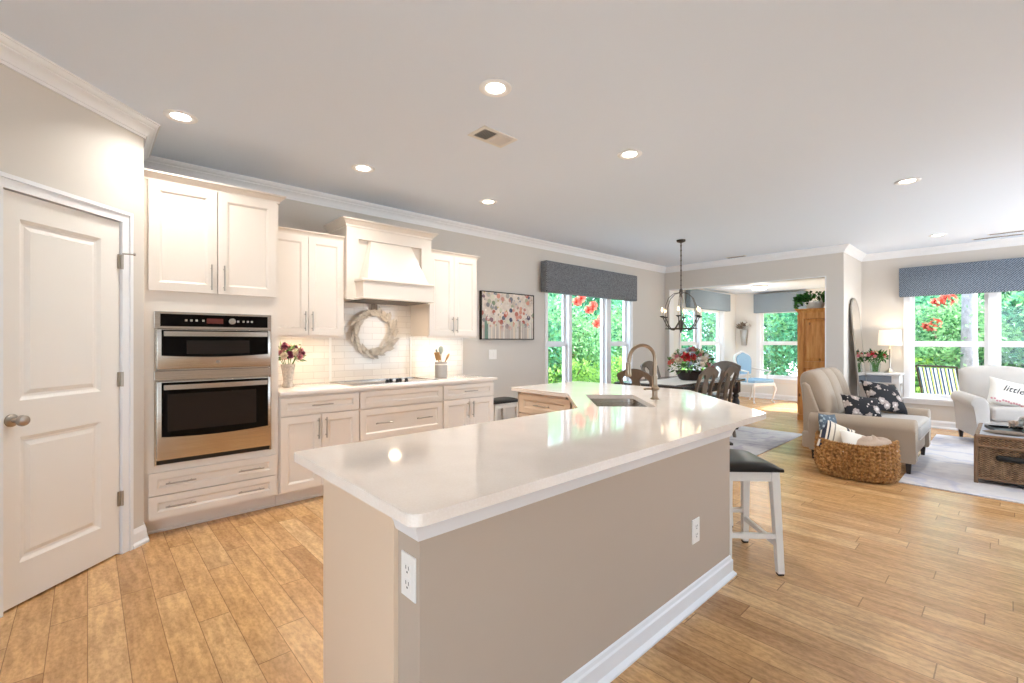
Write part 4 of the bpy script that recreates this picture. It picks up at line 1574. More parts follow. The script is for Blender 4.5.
# utensil crock and its utensils
t = thing('utensil_crock', 'grey stoneware utensil crock on the worktop below the right upper cabinet', 'crock', (2.84, 4.22, 0.914), world=False)
b = B()
b.lathe([(0.062, 0), (0.068, 0.006), (0.068, 0.165), (0.066, 0.172), (0.061, 0.17), (0.060, 0.02), (0.001, 0.016)], n=32)
b.obj('crock_body', M['crock'], t)
b = B()
b.lathe([(0.0685, 0.140), (0.0705, 0.144), (0.0705, 0.150), (0.0685, 0.154)], n=32, loop=True)
b.obj('rim_band', M['bowlwhite'], t)


def utensil(name, label, dx, dy, L, head, m, tilt):
    """leans in the crock; origin at the foot of the handle"""
    base = V3((2.84 - dx * 0.35, 4.22 - dy * 0.35, 0.934))
    tip = V3((2.84 + dx, 4.22 + dy, 0.934 + L))
    d_ = (tip - base).normalized()
    t = thing(name, label, 'utensil', base, world=False, group='utensils in the grey crock')
    b = B()
    ln = (tip - base).length
    b.cyl((0, 0, 0), d_ * (ln * 0.74), 0.0055, 0.006, n=10)
    b.obj('handle', M[m], t)
    q = d_.to_track_quat('Z', 'Y').to_matrix()
    b = B()
    c_ = d_ * (ln * 0.86)
    if head == 'spoon':
        b.lathe([(0.004, -0.05), (0.017, -0.036), (0.026, -0.012), (0.028, 0.010), (0.020, 0.034), (0.003, 0.044)], c=c_, n=18, sy=0.3, mtx=q @ Matrix.Rotation(tilt, 3, 'Z'))
    else:
        rot = (q @ Matrix.Rotation(tilt, 3, 'Z')).to_4x4()
        b.box(-0.03, 0.03, -0.004, 0.004, -0.045, 0.05, bev=0.003, mtx=Matrix.Translation(c_) @ rot)
    b.obj('head', M[m], t)


utensil('wooden_spatula', 'brown wooden spatula leaning out of the left of the grey crock', -0.075, -0.03, 0.25, 'spat', 'spoonwood', 0.3)
utensil('wooden_spoon', 'wooden spoon leaning out of the right of the grey crock', 0.080, -0.035, 0.24, 'spoon', 'spoonwood', 0.2)
utensil('silicone_ladle', 'tallest sage green spoon standing up in the grey crock', 0.012, 0.02, 0.33, 'spoon', 'spoonpale', 0.0)
utensil('silicone_spoon', 'smaller sage green spoon just left of the tallest one in the crock', -0.045, 0.03, 0.295, 'spoon', 'spoonpale', 0.4)

# ------------------------------------------------------------------ island
t = thing('kitchen_island', 'L shaped kitchen island with grey-beige knee wall and cream cabinets', 'island', (2.2, 1.6, 0))
KN = 0.115
b = B()
# drywall knee wall along the front and the chamfered seating side
b.prism([(0.652, 1.07), (2.65, 1.07), (2.65, 1.24), (3.32, 1.91), (3.32, 2.87), (3.20, 2.87), (3.20, 1.96), (2.53, 1.29), (2.53, 1.07 + KN), (0.652, 1.07 + KN)], d0=0.0, d1=0.883)
b.obj('knee_wall', M['islandpaint'], t, smooth=0)
b = B()
top = V3
b.prism([(0.657, 1.07 + KN + 0.001), (2.529, 1.07 + KN + 0.001), (2.529, 1.292), (3.199, 1.962), (3.199, 2.87), (2.75, 2.87), (2.75, 2.272), (2.168, 1.69), (0.657, 1.69)], d0=0.11, d1=0.69)
b.prism([(0.657, 1.07 + KN + 0.001), (2.0, 1.07 + KN + 0.001), (2.0, 1.69), (0.657, 1.69)], d0=0.69, d1=0.883)
b.prism([(2.75, 2.36), (3.199, 2.36), (3.199, 2.87), (2.75, 2.87)], d0=0.69, d1=0.883)
b.obj('cabinet_body', M['islandcab'], t, smooth=0)
b = B()
b.box(0.638, 0.6565, 1.07 + KN + 0.002, 1.715, 0.0, 0.883)
b.obj('end_panel', M['islandcab'], t, smooth=0)
# corner sink front, at 45 degrees
n45 = V3((-s2, s2, 0))
u45 = V3((s2, s2, 0))
b = B()
L45 = math.hypot(2.75 - 2.168, 2.272 - 1.69)
b.leafdoor(V3((2.168, 1.69, 0.12)) + n45 * 0.021, u45, (0, 0, 1), n45, L45, 0.755, 0.02, [(0.055, L45 - 0.055, 0.055, 0.70)], [(0.007, 0.004), (0.014, 0.0095)])
b.obj('sink_door', M['islandcab'], t, smooth=0)
for i in range(3):
    z0, z1 = ((0.705, 0.86), (0.42, 0.695), (0.122, 0.41))[i]
    b = B()
    wd = 2.865 - 2.30
    b.leafdoor((2.729, 2.865, z0), (0, -1, 0), (0, 0, 1), (-1, 0, 0), wd, z1 - z0, 0.02, [(0.05, wd - 0.05, 0.042, z1 - z0 - 0.042)], [(0.007, 0.004), (0.014, 0.0095)])
    dr = b.obj('drawer', M['islandcab'], t, smooth=0)
    pull(dr, (2.729, (2.865 + 2.30) / 2, (z0 + z1) / 2), False, 0.17, nrm=(-1, 0, 0), along=(0, 1, 0))
b = B()
b.box(2.735, 3.32, 2.871, 2.889, 0.0, 0.883)
b.obj('leg_end_panel', M['islandpaint'], t, smooth=0)
b = B()
zz = 0.884
b.sweep([(3.32, 2.889), (3.32, 1.91), (2.65, 1.24), (2.65, 1.07), (0.650, 1.07), (0.650, 1.184)][::-1],
        [(0, zz - 0.105), (0.006, zz - 0.105), (0.010, zz - 0.096), (0.014, zz - 0.082), (0.022, zz - 0.066), (0.038, zz - 0.040), (0.052, zz - 0.028), (0.055, zz - 0.014), (0.055, zz - 0.0005), (0, zz - 0.0005)])
b.obj('cornice_moulding', M['trim'], t, smooth=30)
b = B()
b.sweep([(3.32, 2.889), (3.32, 1.91), (2.65, 1.24), (2.65, 1.07), (0.652, 1.07)][::-1], [(0, 0), (0.028, 0), (0.028, 0.010), (0.018, 0.022), (0.014, 0.026), (0.014, 0.084), (0.009, 0.092), (0.006, 0.106), (0, 0.112)])
b.obj('island_baseboard', M['trim'], t, smooth=0)


# worktop
def arc(cx_, cy_, r_, a0, a1, n=6):
    return [(cx_ + r_ * math.cos(math.radians(a0 + (a1 - a0) * i / n)), cy_ + r_ * math.sin(math.radians(a0 + (a1 - a0) * i / n))) for i in range(n + 1)]


outer = arc(0.575, 0.950, 0.035, 180, 270) + [(2.755, 0.915), (2.775, 0.925)] + [(3.615, 1.775), (3.62, 1.80)] + arc(3.60, 2.92, 0.02, 0, 90, 4) + arc(2.71, 2.92, 0.02, 90, 180, 4) + [(2.69, 2.29), (2.146, 1.745)] + arc(0.56, 1.725, 0.02, 90, 180, 4)
sc = V3((2.632, 1.805, 0))
hl, hw = 0.315, 0.178
hole = [tuple((sc + u45 * (hl * a) + V3((s2, -s2, 0)) * (hw * c))[:2]) for a, c in ((-1, -1), (-1, 1), (1, 1), (1, -1))]
b = B()
b.prism(outer, d0=0.884, d1=0.912, holes=[hole])
b.prism([(p[0] + (0.002 if p[0] < 1 else -0.001), p[1]) for p in outer], d0=0.912, d1=0.914, holes=[hole])
o = b.obj('island_worktop', M['quartz'], smooth=0)
tag(o, 'large L shaped polished quartz worktop on the kitchen island', 'countertop')
recentre(o, (2.2, 1.6, 0.884))

# sink
t = thing('undermount_sink', 'stainless undermount sink set diagonally in the island corner', 'sink', sc + V3((0, 0, 0.70)), math.radians(45), world=False)
b = B()


def rr(w_, h_, r_, z, n=5):
    pts = []
    for cx_, cy_, a in ((w_ - r_, h_ - r_, 0), (-w_ + r_, h_ - r_, 90), (-w_ + r_, -h_ + r_, 180), (w_ - r_, -h_ + r_, 270)):
        for i in range(n + 1):
            q = math.radians(a + 90 * i / n)
            pts.append(V3((cx_ + r_ * math.cos(q), cy_ + r_ * math.sin(q), z)))
    return pts


rings = [[b.v(p) for p in rr(*a)] for a in ((hl + 0.025, hw + 0.025, 0.05, 0.183), (hl + 0.004, hw + 0.004, 0.045, 0.183), (hl - 0.004, hw - 0.004, 0.045, 0.03), (hl - 0.03, hw - 0.03, 0.04, 0.006), (0.05, 0.05, 0.045, 0.0))]
for r0, r1 in zip(rings, rings[1:]):
    m_ = len(r0)
    for i in range(m_):
        b.face((r0[i], r0[(i + 1) % m_], r1[(i + 1) % m_], r1[i]))
b.face(rings[-1])
b.obj('bowl', M['steel'], t)
b = B()
b.lathe([(0.045, 0.002), (0.043, 0.006), (0.030, 0.004), (0.001, 0.003)], n=24)
b.obj('drain', M['nickel'], t)

# faucet
fb = V3((2.862, 1.655, 0.914))
t = thing('kitchen_faucet', 'champagne bronze gooseneck faucet behind the island sink', 'faucet', fb, world=False)
fd = V3((-0.86, 0.5, 0)).normalized()
b = B()
b.lathe([(0.030, 0), (0.030, 0.006), (0.022, 0.012), (0.019, 0.02), (0.019, 0.06), (0.030, 0.068), (0.031, 0.078), (0.020, 0.088), (0.017, 0.10), (0.017, 0.16)], n=24)
b.obj('base', M['bronze'], t)
b = B()
pts = [V3((0, 0, 0.15)), V3((0, 0, 0.21)), V3((0, 0, 0.26))]
Rn = 0.095
for i in range(1, 15):
    a = PI * i / 14 * 0.97
    pts.append(fd * (Rn - Rn * math.cos(a)) + V3((0, 0, 0.275 + Rn * math.sin(a))))
e_ = pts[-1]
pts.append(e_ + V3((fd.x * 0.004, fd.y * 0.004, -0.03)))
b.tube(pts, 0.0125, n=14)
b.obj('gooseneck', M['bronze'], t)
b = B()
q = pts[-1]
b.lathe([(0.014, 0.0), (0.017, -0.015), (0.018, -0.045), (0.021, -0.075), (0.021, -0.092), (0.018, -0.096), (0.001, -0.096)][::-1], c=q + fd * 0.004, n=20)
b.obj('spray_head', M['bronze'], t)
b = B()
sd = V3((-0.55, -0.83, 0)).normalized()
b.cyl(V3((0, 0, 0.074)), V3((0, 0, 0.074)) + fd * 0.075 + sd * 0.01, 0.008, 0.006, n=12)
b.ball(V3((0, 0, 0.074)) + fd * 0.080 + sd * 0.01, 0.010)
b.obj('lever', M['bronze'], t)


def outlet(label, origin, u, n, rockers=False):
    t = thing('electrical_outlet', label, 'outlet', origin)
    b = B()
    b.prism([(-0.037, 0), (0.037, 0), (0.037, 0.12), (-0.037, 0.12)], O=origin, U=u, W=(0, 0, 1), N=n, d0=0.0005, d1=0.006, bev=0.002)
    b.obj('cover_plate', M['plate'], t, smooth=0)
    for z in (0.024, 0.066):
        b = B()
        b.prism([(-0.017, z), (0.017, z), (0.017, z + 0.030), (-0.017, z + 0.030)], O=origin, U=u, W=(0, 0, 1), N=n, d0=0.006, d1=0.008, bev=0.001)
        soc = b.obj('socket', M['plate'], t, smooth=0)
        b = B()
        for a in (-0.008, 0.006):
            b.prism([(a, z + 0.014), (a + 0.0025, z + 0.014), (a + 0.0025, z + 0.024), (a, z + 0.024)], O=origin, U=u, W=(0, 0, 1), N=n, d0=0.0078, d1=0.0085)
        b.prism([(-0.003, z + 0.004), (0.003, z + 0.004), (0.003, z + 0.009), (-0.003, z + 0.009)], O=origin, U=u, W=(0, 0, 1), N=n, d0=0.0078, d1=0.0085)
        b.obj('socket_slots', M['slot'], soc, smooth=0)


outlet('white electrical outlet on the narrow near end of the island', V3((0.652, 1.122, 0.605)), (0, -1, 0), (-1, 0, 0))
outlet('white electrical outlet low on the long grey side of the island', V3((2.235, 1.07, 0.305)), (1, 0, 0), (0, -1, 0))


# ------------------------------------------------------------------ bar stools
def make_stool(label, loc, rz):
    t = thing('bar_stool', label, 'stool', loc, rz, 'white saddle seat bar stools', world=False)
    sw, sd_ = 0.218, 0.165          # half sizes of the seat
    fw, fd_ = 0.212, 0.145
    H_ = 0.575
    for sx in (-1, 1):
        for sy in (-1, 1):
            b = B()
            A = V3((sx * fw, sy * fd_, 0.0))
            C = V3((sx * (sw - 0.045), sy * (sd_ - 0.035), H_))
            hw_ = 0.019
            lo_ = [b.v(A + V3((i * hw_ * 0.9, j * hw_ * 0.9, 0.012))) for i, j in ((-1, -1), (1, -1), (1, 1), (-1, 1))]
            hi_ = [b.v(C + V3((i * hw_ * 1.15, j * hw_ * 1.15, 0))) for i, j in ((-1, -1), (1, -1), (1, 1), (-1, 1))]
            for i in range(4):
                b.face((lo_[i], lo_[(i + 1) % 4], hi_[(i + 1) % 4], hi_[i]))
            b.face(lo_[::-1])
            b.face(hi_)
            lg = b.obj('leg', M['stoolwhite'], t, smooth=0)
            b = B()
            b.box(A.x - 0.015, A.x + 0.015, A.y - 0.015, A.y + 0.015, 0, 0.012)
            b.obj('felt_pad', M['felt'], lg, smooth=0)
    for sy in (-1, 1):
        b = B()
        b.box(-sw + 0.03, sw - 0.03, sy * (sd_ - 0.034) - 0.010, sy * (sd_ - 0.034) + 0.010, 0.515, H_)
        b.obj('apron', M['stoolwhite'], t, smooth=0)
        b = B()
        b.box(-fw + 0.02, fw - 0.02, sy * (fd_ - 0.008) - 0.010, sy * (fd_ - 0.008) + 0.010, 0.15, 0.178)
        b.obj('stretcher', M['stoolwhite'], t, smooth=0)
    for sx in (-1, 1):
        b = B()
        b.box(sx * (sw - 0.044) - 0.010, sx * (sw - 0.044) + 0.010, -sd_ + 0.03, sd_ - 0.03, 0.515, H_)
        b.obj('apron', M['stoolwhite'], t, smooth=0)
        b = B()
        b.box(sx * (fw - 0.012) - 0.010, sx * (fw - 0.012) + 0.010, -fd_ + 0.02, fd_ - 0.02, 0.20, 0.228)
        b.obj('stretcher', M['stoolwhite'], t, smooth=0)
    b = B()

    def topf(a, c):
        u, v = 2 * a - 1, 2 * c - 1
        rim = (1 - abs(u) ** 8) * (1 - abs(v) ** 8)
        return V3((u * sw, v * sd_, 0.592 + 0.032 * rim * (0.55 + 0.45 * (1 - v * v) - 0.18 * (1 - u * u))))
    g = b.grid(topf, 21, 17)
    g2 = b.grid(lambda a, c: V3(((2 * a - 1) * sw, (2 * c - 1) * sd_, 0.576)), 21, 17)
    rim = lambda g: [g[i][0] for i in range(21)] + [g[20][j] for j in range(1, 17)] + [g[i][16] for i in range(19, -1, -1)] + [g[0][j] for j in range(15, 0, -1)]
    a_, c_ = rim(g), rim(g2)
    for i in range(len(a_)):
        b.face((a_[i], a_[(i + 1) % len(a_)], c_[(i + 1) % len(a_)], c_[i]))
    b.obj('seat_cushion', M['leather'], t, smooth=60)
    return t


st0 = make_stool('white bar stool with black seat under the near point of the island worktop', (2.905, 1.13, 0), math.radians(45))
dup(st0, (3.39, 1.60, 0), math.radians(45), 'white bar stool tucked behind the nearest stool along the chamfered island side')
dup(st0, (3.70, 4.24, 0), 0, 'white bar stool standing against the kitchen wall past the end of the base cabinets')

# ------------------------------------------------------------------ dining area
b = B()
b.box(5.43, 7.39, 1.97, 4.25, 0.001, 0.011, bev=0.003)
o = b.obj('dining_rug', M['rug2'], smooth=0)
tag(o, 'pale swirl patterned rug under the dining table', 'rug')
recentre(o, (6.4, 3.1, 0.001))

t = thing('dining_table', 'dark wood dining table with turned legs under the chandelier', 'table', (6.1, 3.15, 0.011))
TX0, TX1, TY0, TY1 = 5.24, 7.16, 2.66, 3.64
b = B()
b.box(TX0, TX1, TY0, TY1, 0.728, 0.762, bev=0.006)
b.obj('tabletop', M['tablewood'], t, smooth=30)
b = B()
for x0, x1, y0, y1 in ((TX0 + 0.09, TX1 - 0.09, TY0 + 0.07, TY0 + 0.095), (TX0 + 0.09, TX1 - 0.09, TY1 - 0.095, TY1 - 0.07), (TX0 + 0.07, TX0 + 0.095, TY0 + 0.095, TY1 - 0.095), (TX1 - 0.095, TX1 - 0.07, TY0 + 0.095, TY1 - 0.095)):
    b.box(x0, x1, y0, y1, 0.63, 0.728)
b.obj('apron', M['tablewood'], t, smooth=0)
for x_ in (TX0 + 0.10, TX1 - 0.10):
    for y_ in (TY0 + 0.10, TY1 - 0.10):
        b = B()
        b.box(x_ - 0.048, x_ + 0.048, y_ - 0.048, y_ + 0.048, 0.56, 0.728)
        b.lathe([(0.03, 0.0), (0.042, 0.03), (0.036, 0.06), (0.022, 0.09), (0.036, 0.12), (0.038, 0.15), (0.024, 0.18), (0.030, 0.24), (0.050, 0.36), (0.052, 0.42), (0.030, 0.47), (0.046, 0.50), (0.030, 0.53), (0.048, 0.55)], c=(x_, y_, 0.011), n=20)
        b.obj('leg', M['darkwood'], t)


def make_chair(label, loc, rz):
    """front faces local -y"""
    t = thing('dining_chair', label, 'chair', loc, rz, 'wooden dining chairs around the table', world=False)
    b = B()
    b.box(-0.225, 0.225, -0.22, 0.20, 0.435, 0.475, bev=0.014)
    b.obj('seat', M['chairwood'], t, smooth=30)
    for sx in (-1, 1):
        b = B()
        b.tube([(sx * 0.195, -0.19, 0.0), (sx * 0.195, -0.19, 0.22), (sx * 0.19, -0.185, 0.437)], [0.016, 0.020, 0.024], n=10)
        b.obj('leg', M['chairwood'], t)
        b = B()
        for p0, p1 in (((0.19, 0.26, 0.0), (0.195, 0.185, 0.45)), ((0.195, 0.185, 0.45), (0.20, 0.215, 0.70)), ((0.20, 0.215, 0.70), (0.21, 0.28, 0.90))):
            A, C = V3((sx * p0[0], p0[1], p0[2])), V3((sx * p1[0], p1[1], p1[2]))
            lo_ = [b.v(A + V3((i * 0.019, j * 0.016, 0))) for i, j in ((-1, -1), (1, -1), (1, 1), (-1, 1))]
            hi_ = [b.v(C + V3((i * 0.019, j * 0.016, 0))) for i, j in ((-1, -1), (1, -1), (1, 1), (-1, 1))]
            for i in range(4):
                b.face((lo_[i], lo_[(i + 1) % 4], hi_[(i + 1) % 4], hi_[i]))
            b.face(lo_[::-1])
            b.face(hi_)
        b.obj('back_leg', M['chairwood'], t, smooth=0)
        b = B()
        b.cyl((sx * 0.193, -0.18, 0.17), (sx * 0.193, 0.22, 0.17), 0.010, n=8)
        b.obj('stretcher', M['chairwood'], t)
    # crest rail with two arched cut-outs, then the vase splat
    b = B()
    n = 24
    ol = []
    for i in range(n + 1):
        u = -0.235 + 0.47 * i / n
        ol.append((u, 0.985 - 0.075 * (u / 0.235) ** 2))
    bot = []
    for i in range(n + 1):
        u = 0.235 - 0.47 * i / n
        f = abs(u)
        arch = 0.06 * math.sin(PI * min(1, max(0, (f - 0.045) / 0.15))) if 0.045 < f < 0.195 else 0
        bot.append((u, 0.835 + arch))
    pts3 = lambda u, z, d_: V3((u, 0.245 + (z - 0.80) * 0.30 + d_ - 0.02 * (1 - (u / 0.235) ** 2) + 0.02, z))
    rows = list(zip(ol, bot[::-1]))
    F_ = [[b.v(pts3(p[0], p[1], d_)) for p in pr] for d_ in (-0.013, 0.013) for pr in rows]
    m_ = n + 1
    for i in range(n):
        b.face((F_[i][0], F_[i + 1][0], F_[i + 1][1], F_[i][1]))
        b.face((F_[m_ + i][0], F_[m_ + i][1], F_[m_ + i + 1][1], F_[m_ + i + 1][0]))
        b.face((F_[i][0], F_[m_ + i][0], F_[m_ + i + 1][0], F_[i + 1][0]))
        b.face((F_[i][1], F_[i + 1][1], F_[m_ + i + 1][1], F_[m_ + i][1]))
    for k in (0, n):
        b.face((F_[k][0], F_[k][1], F_[m_ + k][1], F_[m_ + k][0]))
    b.obj('crest_rail', M['chairwood'], t, smooth=40)
    b = B()
    prof = [(0.46, 0.05), (0.55, 0.04), (0.64, 0.06), (0.73, 0.075), (0.80, 0.055), (0.85, 0.05)]
    R_ = []
    for z, w_ in prof:
        y_ = 0.19 + max(0, (z - 0.46)) * 0.17
        R_.append([b.v((-w_, y_ - 0.006, z)), b.v((w_, y_ - 0.006, z)), b.v((w_, y_ + 0.006, z)), b.v((-w_, y_ + 0.006, z))])
    for r0, r1 in zip(R_, R_[1:]):
        for i in range(4):
            b.face((r0[i], r0[(i + 1) % 4], r1[(i + 1) % 4], r1[i]))
    b.face(R_[0][::-1])
    b.face(R_[-1])
    b.obj('splat', M['chairwood'], t, smooth=0)
    b = B()
    b.box(-0.19, 0.19, 0.178, 0.20, 0.40, 0.436)
    b.box(-0.19, 0.19, -0.20, -0.178, 0.40, 0.436)
    b.obj('seat_rail', M['chairwood'], t, smooth=0)
    return t


ch0 = make_chair('wooden dining chair at the near head of the table, seen past the faucet', (5.11, 3.06, 0), math.radians(90))
dup(ch0, (5.66, 2.82, 0.011), math.radians(180), 'wooden dining chair on the near side of the table, closer to the flowers')
dup(ch0, (6.27, 2.80, 0.011), math.radians(180), 'wooden dining chair on the near side of the table, at the turned leg')
dup(ch0, (7.28, 3.12, 0.011), math.radians(-90), 'wooden dining chair at the far head of the table, by the sunroom opening')
dup(ch0, (6.72, 3.70, 0.011), math.radians(0), 'wooden dining chair across the table behind the flower centrepiece')

# centrepiece
t = thing('centrepiece', 'dark wicker bowl of red, cream and blue flowers on the dining table', 'flower arrangement', (6.24, 3.06, 0.762), world=False)
b = B()
b.lathe([(0.12, 0), (0.15, 0.02), (0.19, 0.11), (0.20, 0.13), (0.185, 0.13), (0.14, 0.03), (0.001, 0.02)], n=28)
b.obj('wicker_bowl', M['basketdark'], t)
r = random.Random(21)
bouquet(t, 0.23, 0.31, 0.20, 60, ['fl_cream', 'fl_white', 'fl_coral', 'fl_white', 'fl_blue', 'fl_cream', 'fl_pink'], [0.045, 0.06], 'leafmid', 260, 0.085, squash=0.9, minz=-0.1)
add_flower(t, V3((-0.24, -0.06, 0.33)), V3((-0.7, -0.6, 0.4)), 0.085, M['fl_red'], 'poin')
add_flower(t, V3((-0.19, -0.14, 0.34)), V3((-0.6, -0.7, 0.4)), 0.05, M['fl_red'], 'poin')
add_flower(t, V3((0.10, 0.02, 0.43)), V3((-0.2, -0.6, 0.8)), 0.055, M['fl_red'], 'poin')
add_flower(t, V3((0.26, -0.17, 0.16)), V3((0.3, -0.8, 0.2)), 0.06, M['fl_red'], 'poin')
b = B()
b.box(5.35, 6.55, 2.82, 3.42, 0.7625, 0.7665, bev=0.001)
o = b.obj('table_runner', M['cream'], smooth=0)
tag(o, 'white cloth runner on the dining table beneath the centrepiece', 'table runner')
recentre(o, (5.95, 3.1, 0.7625))
t.location.z = 0.767

# chandelier
CX_, CY_ = 6.145, 3.148
t = thing('chandelier', 'weathered iron candle chandelier hanging over the dining table', 'chandelier', (CX_, CY_, CZ), world=False)
zz = lambda z: z - CZ
b = B()
b.lathe([(0.001, zz(2.739)), (0.062, zz(2.739)), (0.058, zz(2.715)), (0.02, zz(2.70)), (0.001, zz(2.70))], n=24)
b.obj('canopy', M['rod'], t)
b = B()
b.cyl((0, 0, zz(2.705)), (0, 0, zz(2.06)), 0.008, n=10)
for i in range(9):
    z_ = 2.66 - i * 0.07
    b.lathe([(0.008, zz(z_ - 0.014)), (0.0125, zz(z_)), (0.008, zz(z_ + 0.014))], n=10)
b.obj('hanging_chain', M['iron'], t)
b = B()
b.lathe([(0.006, zz(2.06)), (0.022, zz(2.04)), (0.026, zz(1.99)), (0.014, zz(1.965)), (0.010, zz(1.93)), (0.010, zz(1.62)), (0.024, zz(1.60)), (0.030, zz(1.54)), (0.020, zz(1.48)), (0.012, zz(1.46)), (0.016, zz(1.44)), (0.001, zz(1.425))][::-1], n=18)
b.obj('centre_column', M['iron'], t)
b = B()
R_ = 0.27
b.tube([(R_ * 0.78 * math.cos(2 * PI * i / 36), R_ * 0.78 * math.sin(2 * PI * i / 36), zz(1.49)) for i in range(36)], 0.007, n=6, closed=True)
b.obj('lower_ring', M['iron'], t)
for i in range(6):
    a = 2 * PI * i / 6 + 0.35
    o_ = V3((math.cos(a), math.sin(a), 0))
    b = B()
    pts = [o_ * 0.02 + V3((0, 0, zz(1.60)))]
    for f in range(1, 11):
        q = f / 10
        rad = 0.02 + (R_ - 0.02) * q
        pts.append(o_ * rad + V3((0, 0, zz(1.66 - 0.19 * math.sin(PI * min(1.0, 0.08 + q * 0.92)) + (0.0 if q < 0.5 else 0.01)))))
    b.tube(pts, 0.0075, n=8)
    b.tube([o_ * 0.016 + V3((0, 0, zz(2.0))), o_ * 0.10 + V3((0, 0, zz(1.985))), o_ * 0.18 + V3((0, 0, zz(1.92))), o_ * 0.225 + V3((0, 0, zz(1.80))), o_ * 0.222 + V3((0, 0, zz(1.62))), o_ * 0.212 + V3((0, 0, zz(1.49)))], 0.005, n=6)
    arm = b.obj('arm', M['iron'], t)
    c_ = o_ * R_
    b = B()
    b.lathe([(0.008, 0.0), (0.03, 0.012), (0.036, 0.022), (0.030, 0.022), (0.012, 0.016), (0.001, 0.016)], c=c_ + V3((0, 0, zz(1.645))), n=16)
    b.obj('drip_cup', M['rod'], arm)
    b = B()
    b.cyl(c_ + V3((0, 0, zz(1.66))), c_ + V3((0, 0, zz(1.725))), 0.011, n=12)
    b.obj('candle_sleeve', M['candle'], arm)
    b = B()
    b.lathe([(0.006, 0.0), (0.014, 0.018), (0.015, 0.030), (0.009, 0.050), (0.001, 0.066)], c=c_ + V3((0, 0, zz(1.725))), n=12)
    b.obj('bulb', M['bulb'], arm)
ld = bpy.data.lights.new('chandelier_glow', 'POINT')
ld.energy = 1.2
ld.color = (1.0, 0.82, 0.6)
ld.shadow_soft_size = 0.2
lo = bpy.data.objects.new('chandelier_glow', ld)
COL.objects.link(lo)
lo.parent = t
lo.location = (0, 0, zz(1.80))

# ------------------------------------------------------------------ sunroom
t = thing('flush_ceiling_light', 'round frosted flush ceiling light in the sunroom', 'ceiling light', (10.0, 3.45, 2.44), world=False)
b = B()
b.lathe([(0.001, 0.0), (0.15, 0.0), (0.15, -0.02), (0.14, -0.025), (0.001, -0.025)], n=28)
b.obj('base', M['nickel'], t)
b = B()
b.lathe([(0.14, -0.025), (0.145, -0.045), (0.12, -0.075), (0.06, -0.095), (0.001, -0.098)], n=28)
b.obj('glass_dome', M['dome'], t)
ld = bpy.data.lights.new('dome_glow', 'POINT')
ld.energy = 7
ld.color = (1.0, 0.95, 0.88)
ld.shadow_soft_size = 0.12
lo = bpy.data.objects.new('dome_glow', ld)
COL.objects.link(lo)
lo.parent = t
lo.location = (0, 0, -0.55)

# blue french armchair, front towards local -y
t = thing('french_armchair', 'powder blue upholstered French armchair with white carved frame in the sunroom', 'armchair', (10.68, 3.80, 0), math.radians(-24), world=False)
b = B()
n = 20
ol = []
for i in range(n + 1):
    a = PI * i / n
    ol.append((0.235 * math.cos(a) * (1.0 + 0.08 * math.sin(a)), 0.88 + 0.19 * math.sin(a) ** 0.7 - 0.035 * math.exp(-((a - PI / 2) / 0.25) ** 2) * -1))
ol += [(-0.20, 0.70), (-0.17, 0.56), (0.17, 0.56), (0.20, 0.70)]
lean = lambda z: 0.24 + (z - 0.5) * 0.16
inner = [(p[0] * 0.84, 0.80 + (p[1] - 0.80) * 0.86) for p in ol]


def slab(b, poly, d0, d1):
    A = [b.v((p[0], lean(p[1]) + d0, p[1])) for p in poly]
    C = [b.v((p[0], lean(p[1]) + d1, p[1])) for p in poly]
    m_ = len(poly)
    b.face(A)
    b.face(C[::-1])
    for i in range(m_):
        b.face((A[i], C[i], C[(i + 1) % m_], A[(i + 1) % m_]))


slab(b, ol, -0.018, 0.03)
for sx in (-1, 1):
    b.tube([(sx * 0.17, lean(0.57), 0.58), (sx * 0.19, 0.24, 0.42)], 0.022, n=8)
b.obj('back_frame', M['frenchwhite'], t, smooth=30)
b = B()
slab(b, inner, -0.05, -0.019)
b.obj('back_pad', M['bluefabric'], t, smooth=30)
b = B()
b.box(-0.30, 0.30, -0.29, 0.26, 0.36, 0.43, bev=0.02)
b.obj('seat_frame', M['frenchwhite'], t, smooth=30)
b = B()
b.box(-0.28, 0.28, -0.28, 0.23, 0.43, 0.50, bev=0.03, seg=4)
b.obj('seat_pad', M['bluefabric'], t, smooth=60)
for sx in (-1, 1):
    b = B()
    b.tube([(sx * 0.27, -0.26, 0.38), (sx * 0.30, -0.29, 0.30), (sx * 0.27, -0.26, 0.15), (sx * 0.25, -0.24, 0.05), (sx * 0.27, -0.28, 0.0)], [0.028, 0.027, 0.018, 0.015, 0.018], n=10)
    b.obj('leg', M['frenchwhite'], t)
    b = B()
    b.tube([(sx * 0.20, 0.23, 0.38), (sx * 0.21, 0.26, 0.2), (sx * 0.22, 0.32, 0.0)], [0.024, 0.018, 0.015], n=10)
    b.obj('back_leg', M['frenchwhite'], t)
    b = B()
    b.tube([(sx * 0.22, lean(0.72), 0.72), (sx * 0.28, 0.10, 0.69), (sx * 0.31, -0.08, 0.67), (sx * 0.31, -0.16, 0.665), (sx * 0.28, -0.10, 0.58), (sx * 0.27, -0.10, 0.42)], [0.016, 0.018, 0.02, 0.018, 0.016, 0.018], n=10)
    b.obj('armrest', M['frenchwhite'], t)

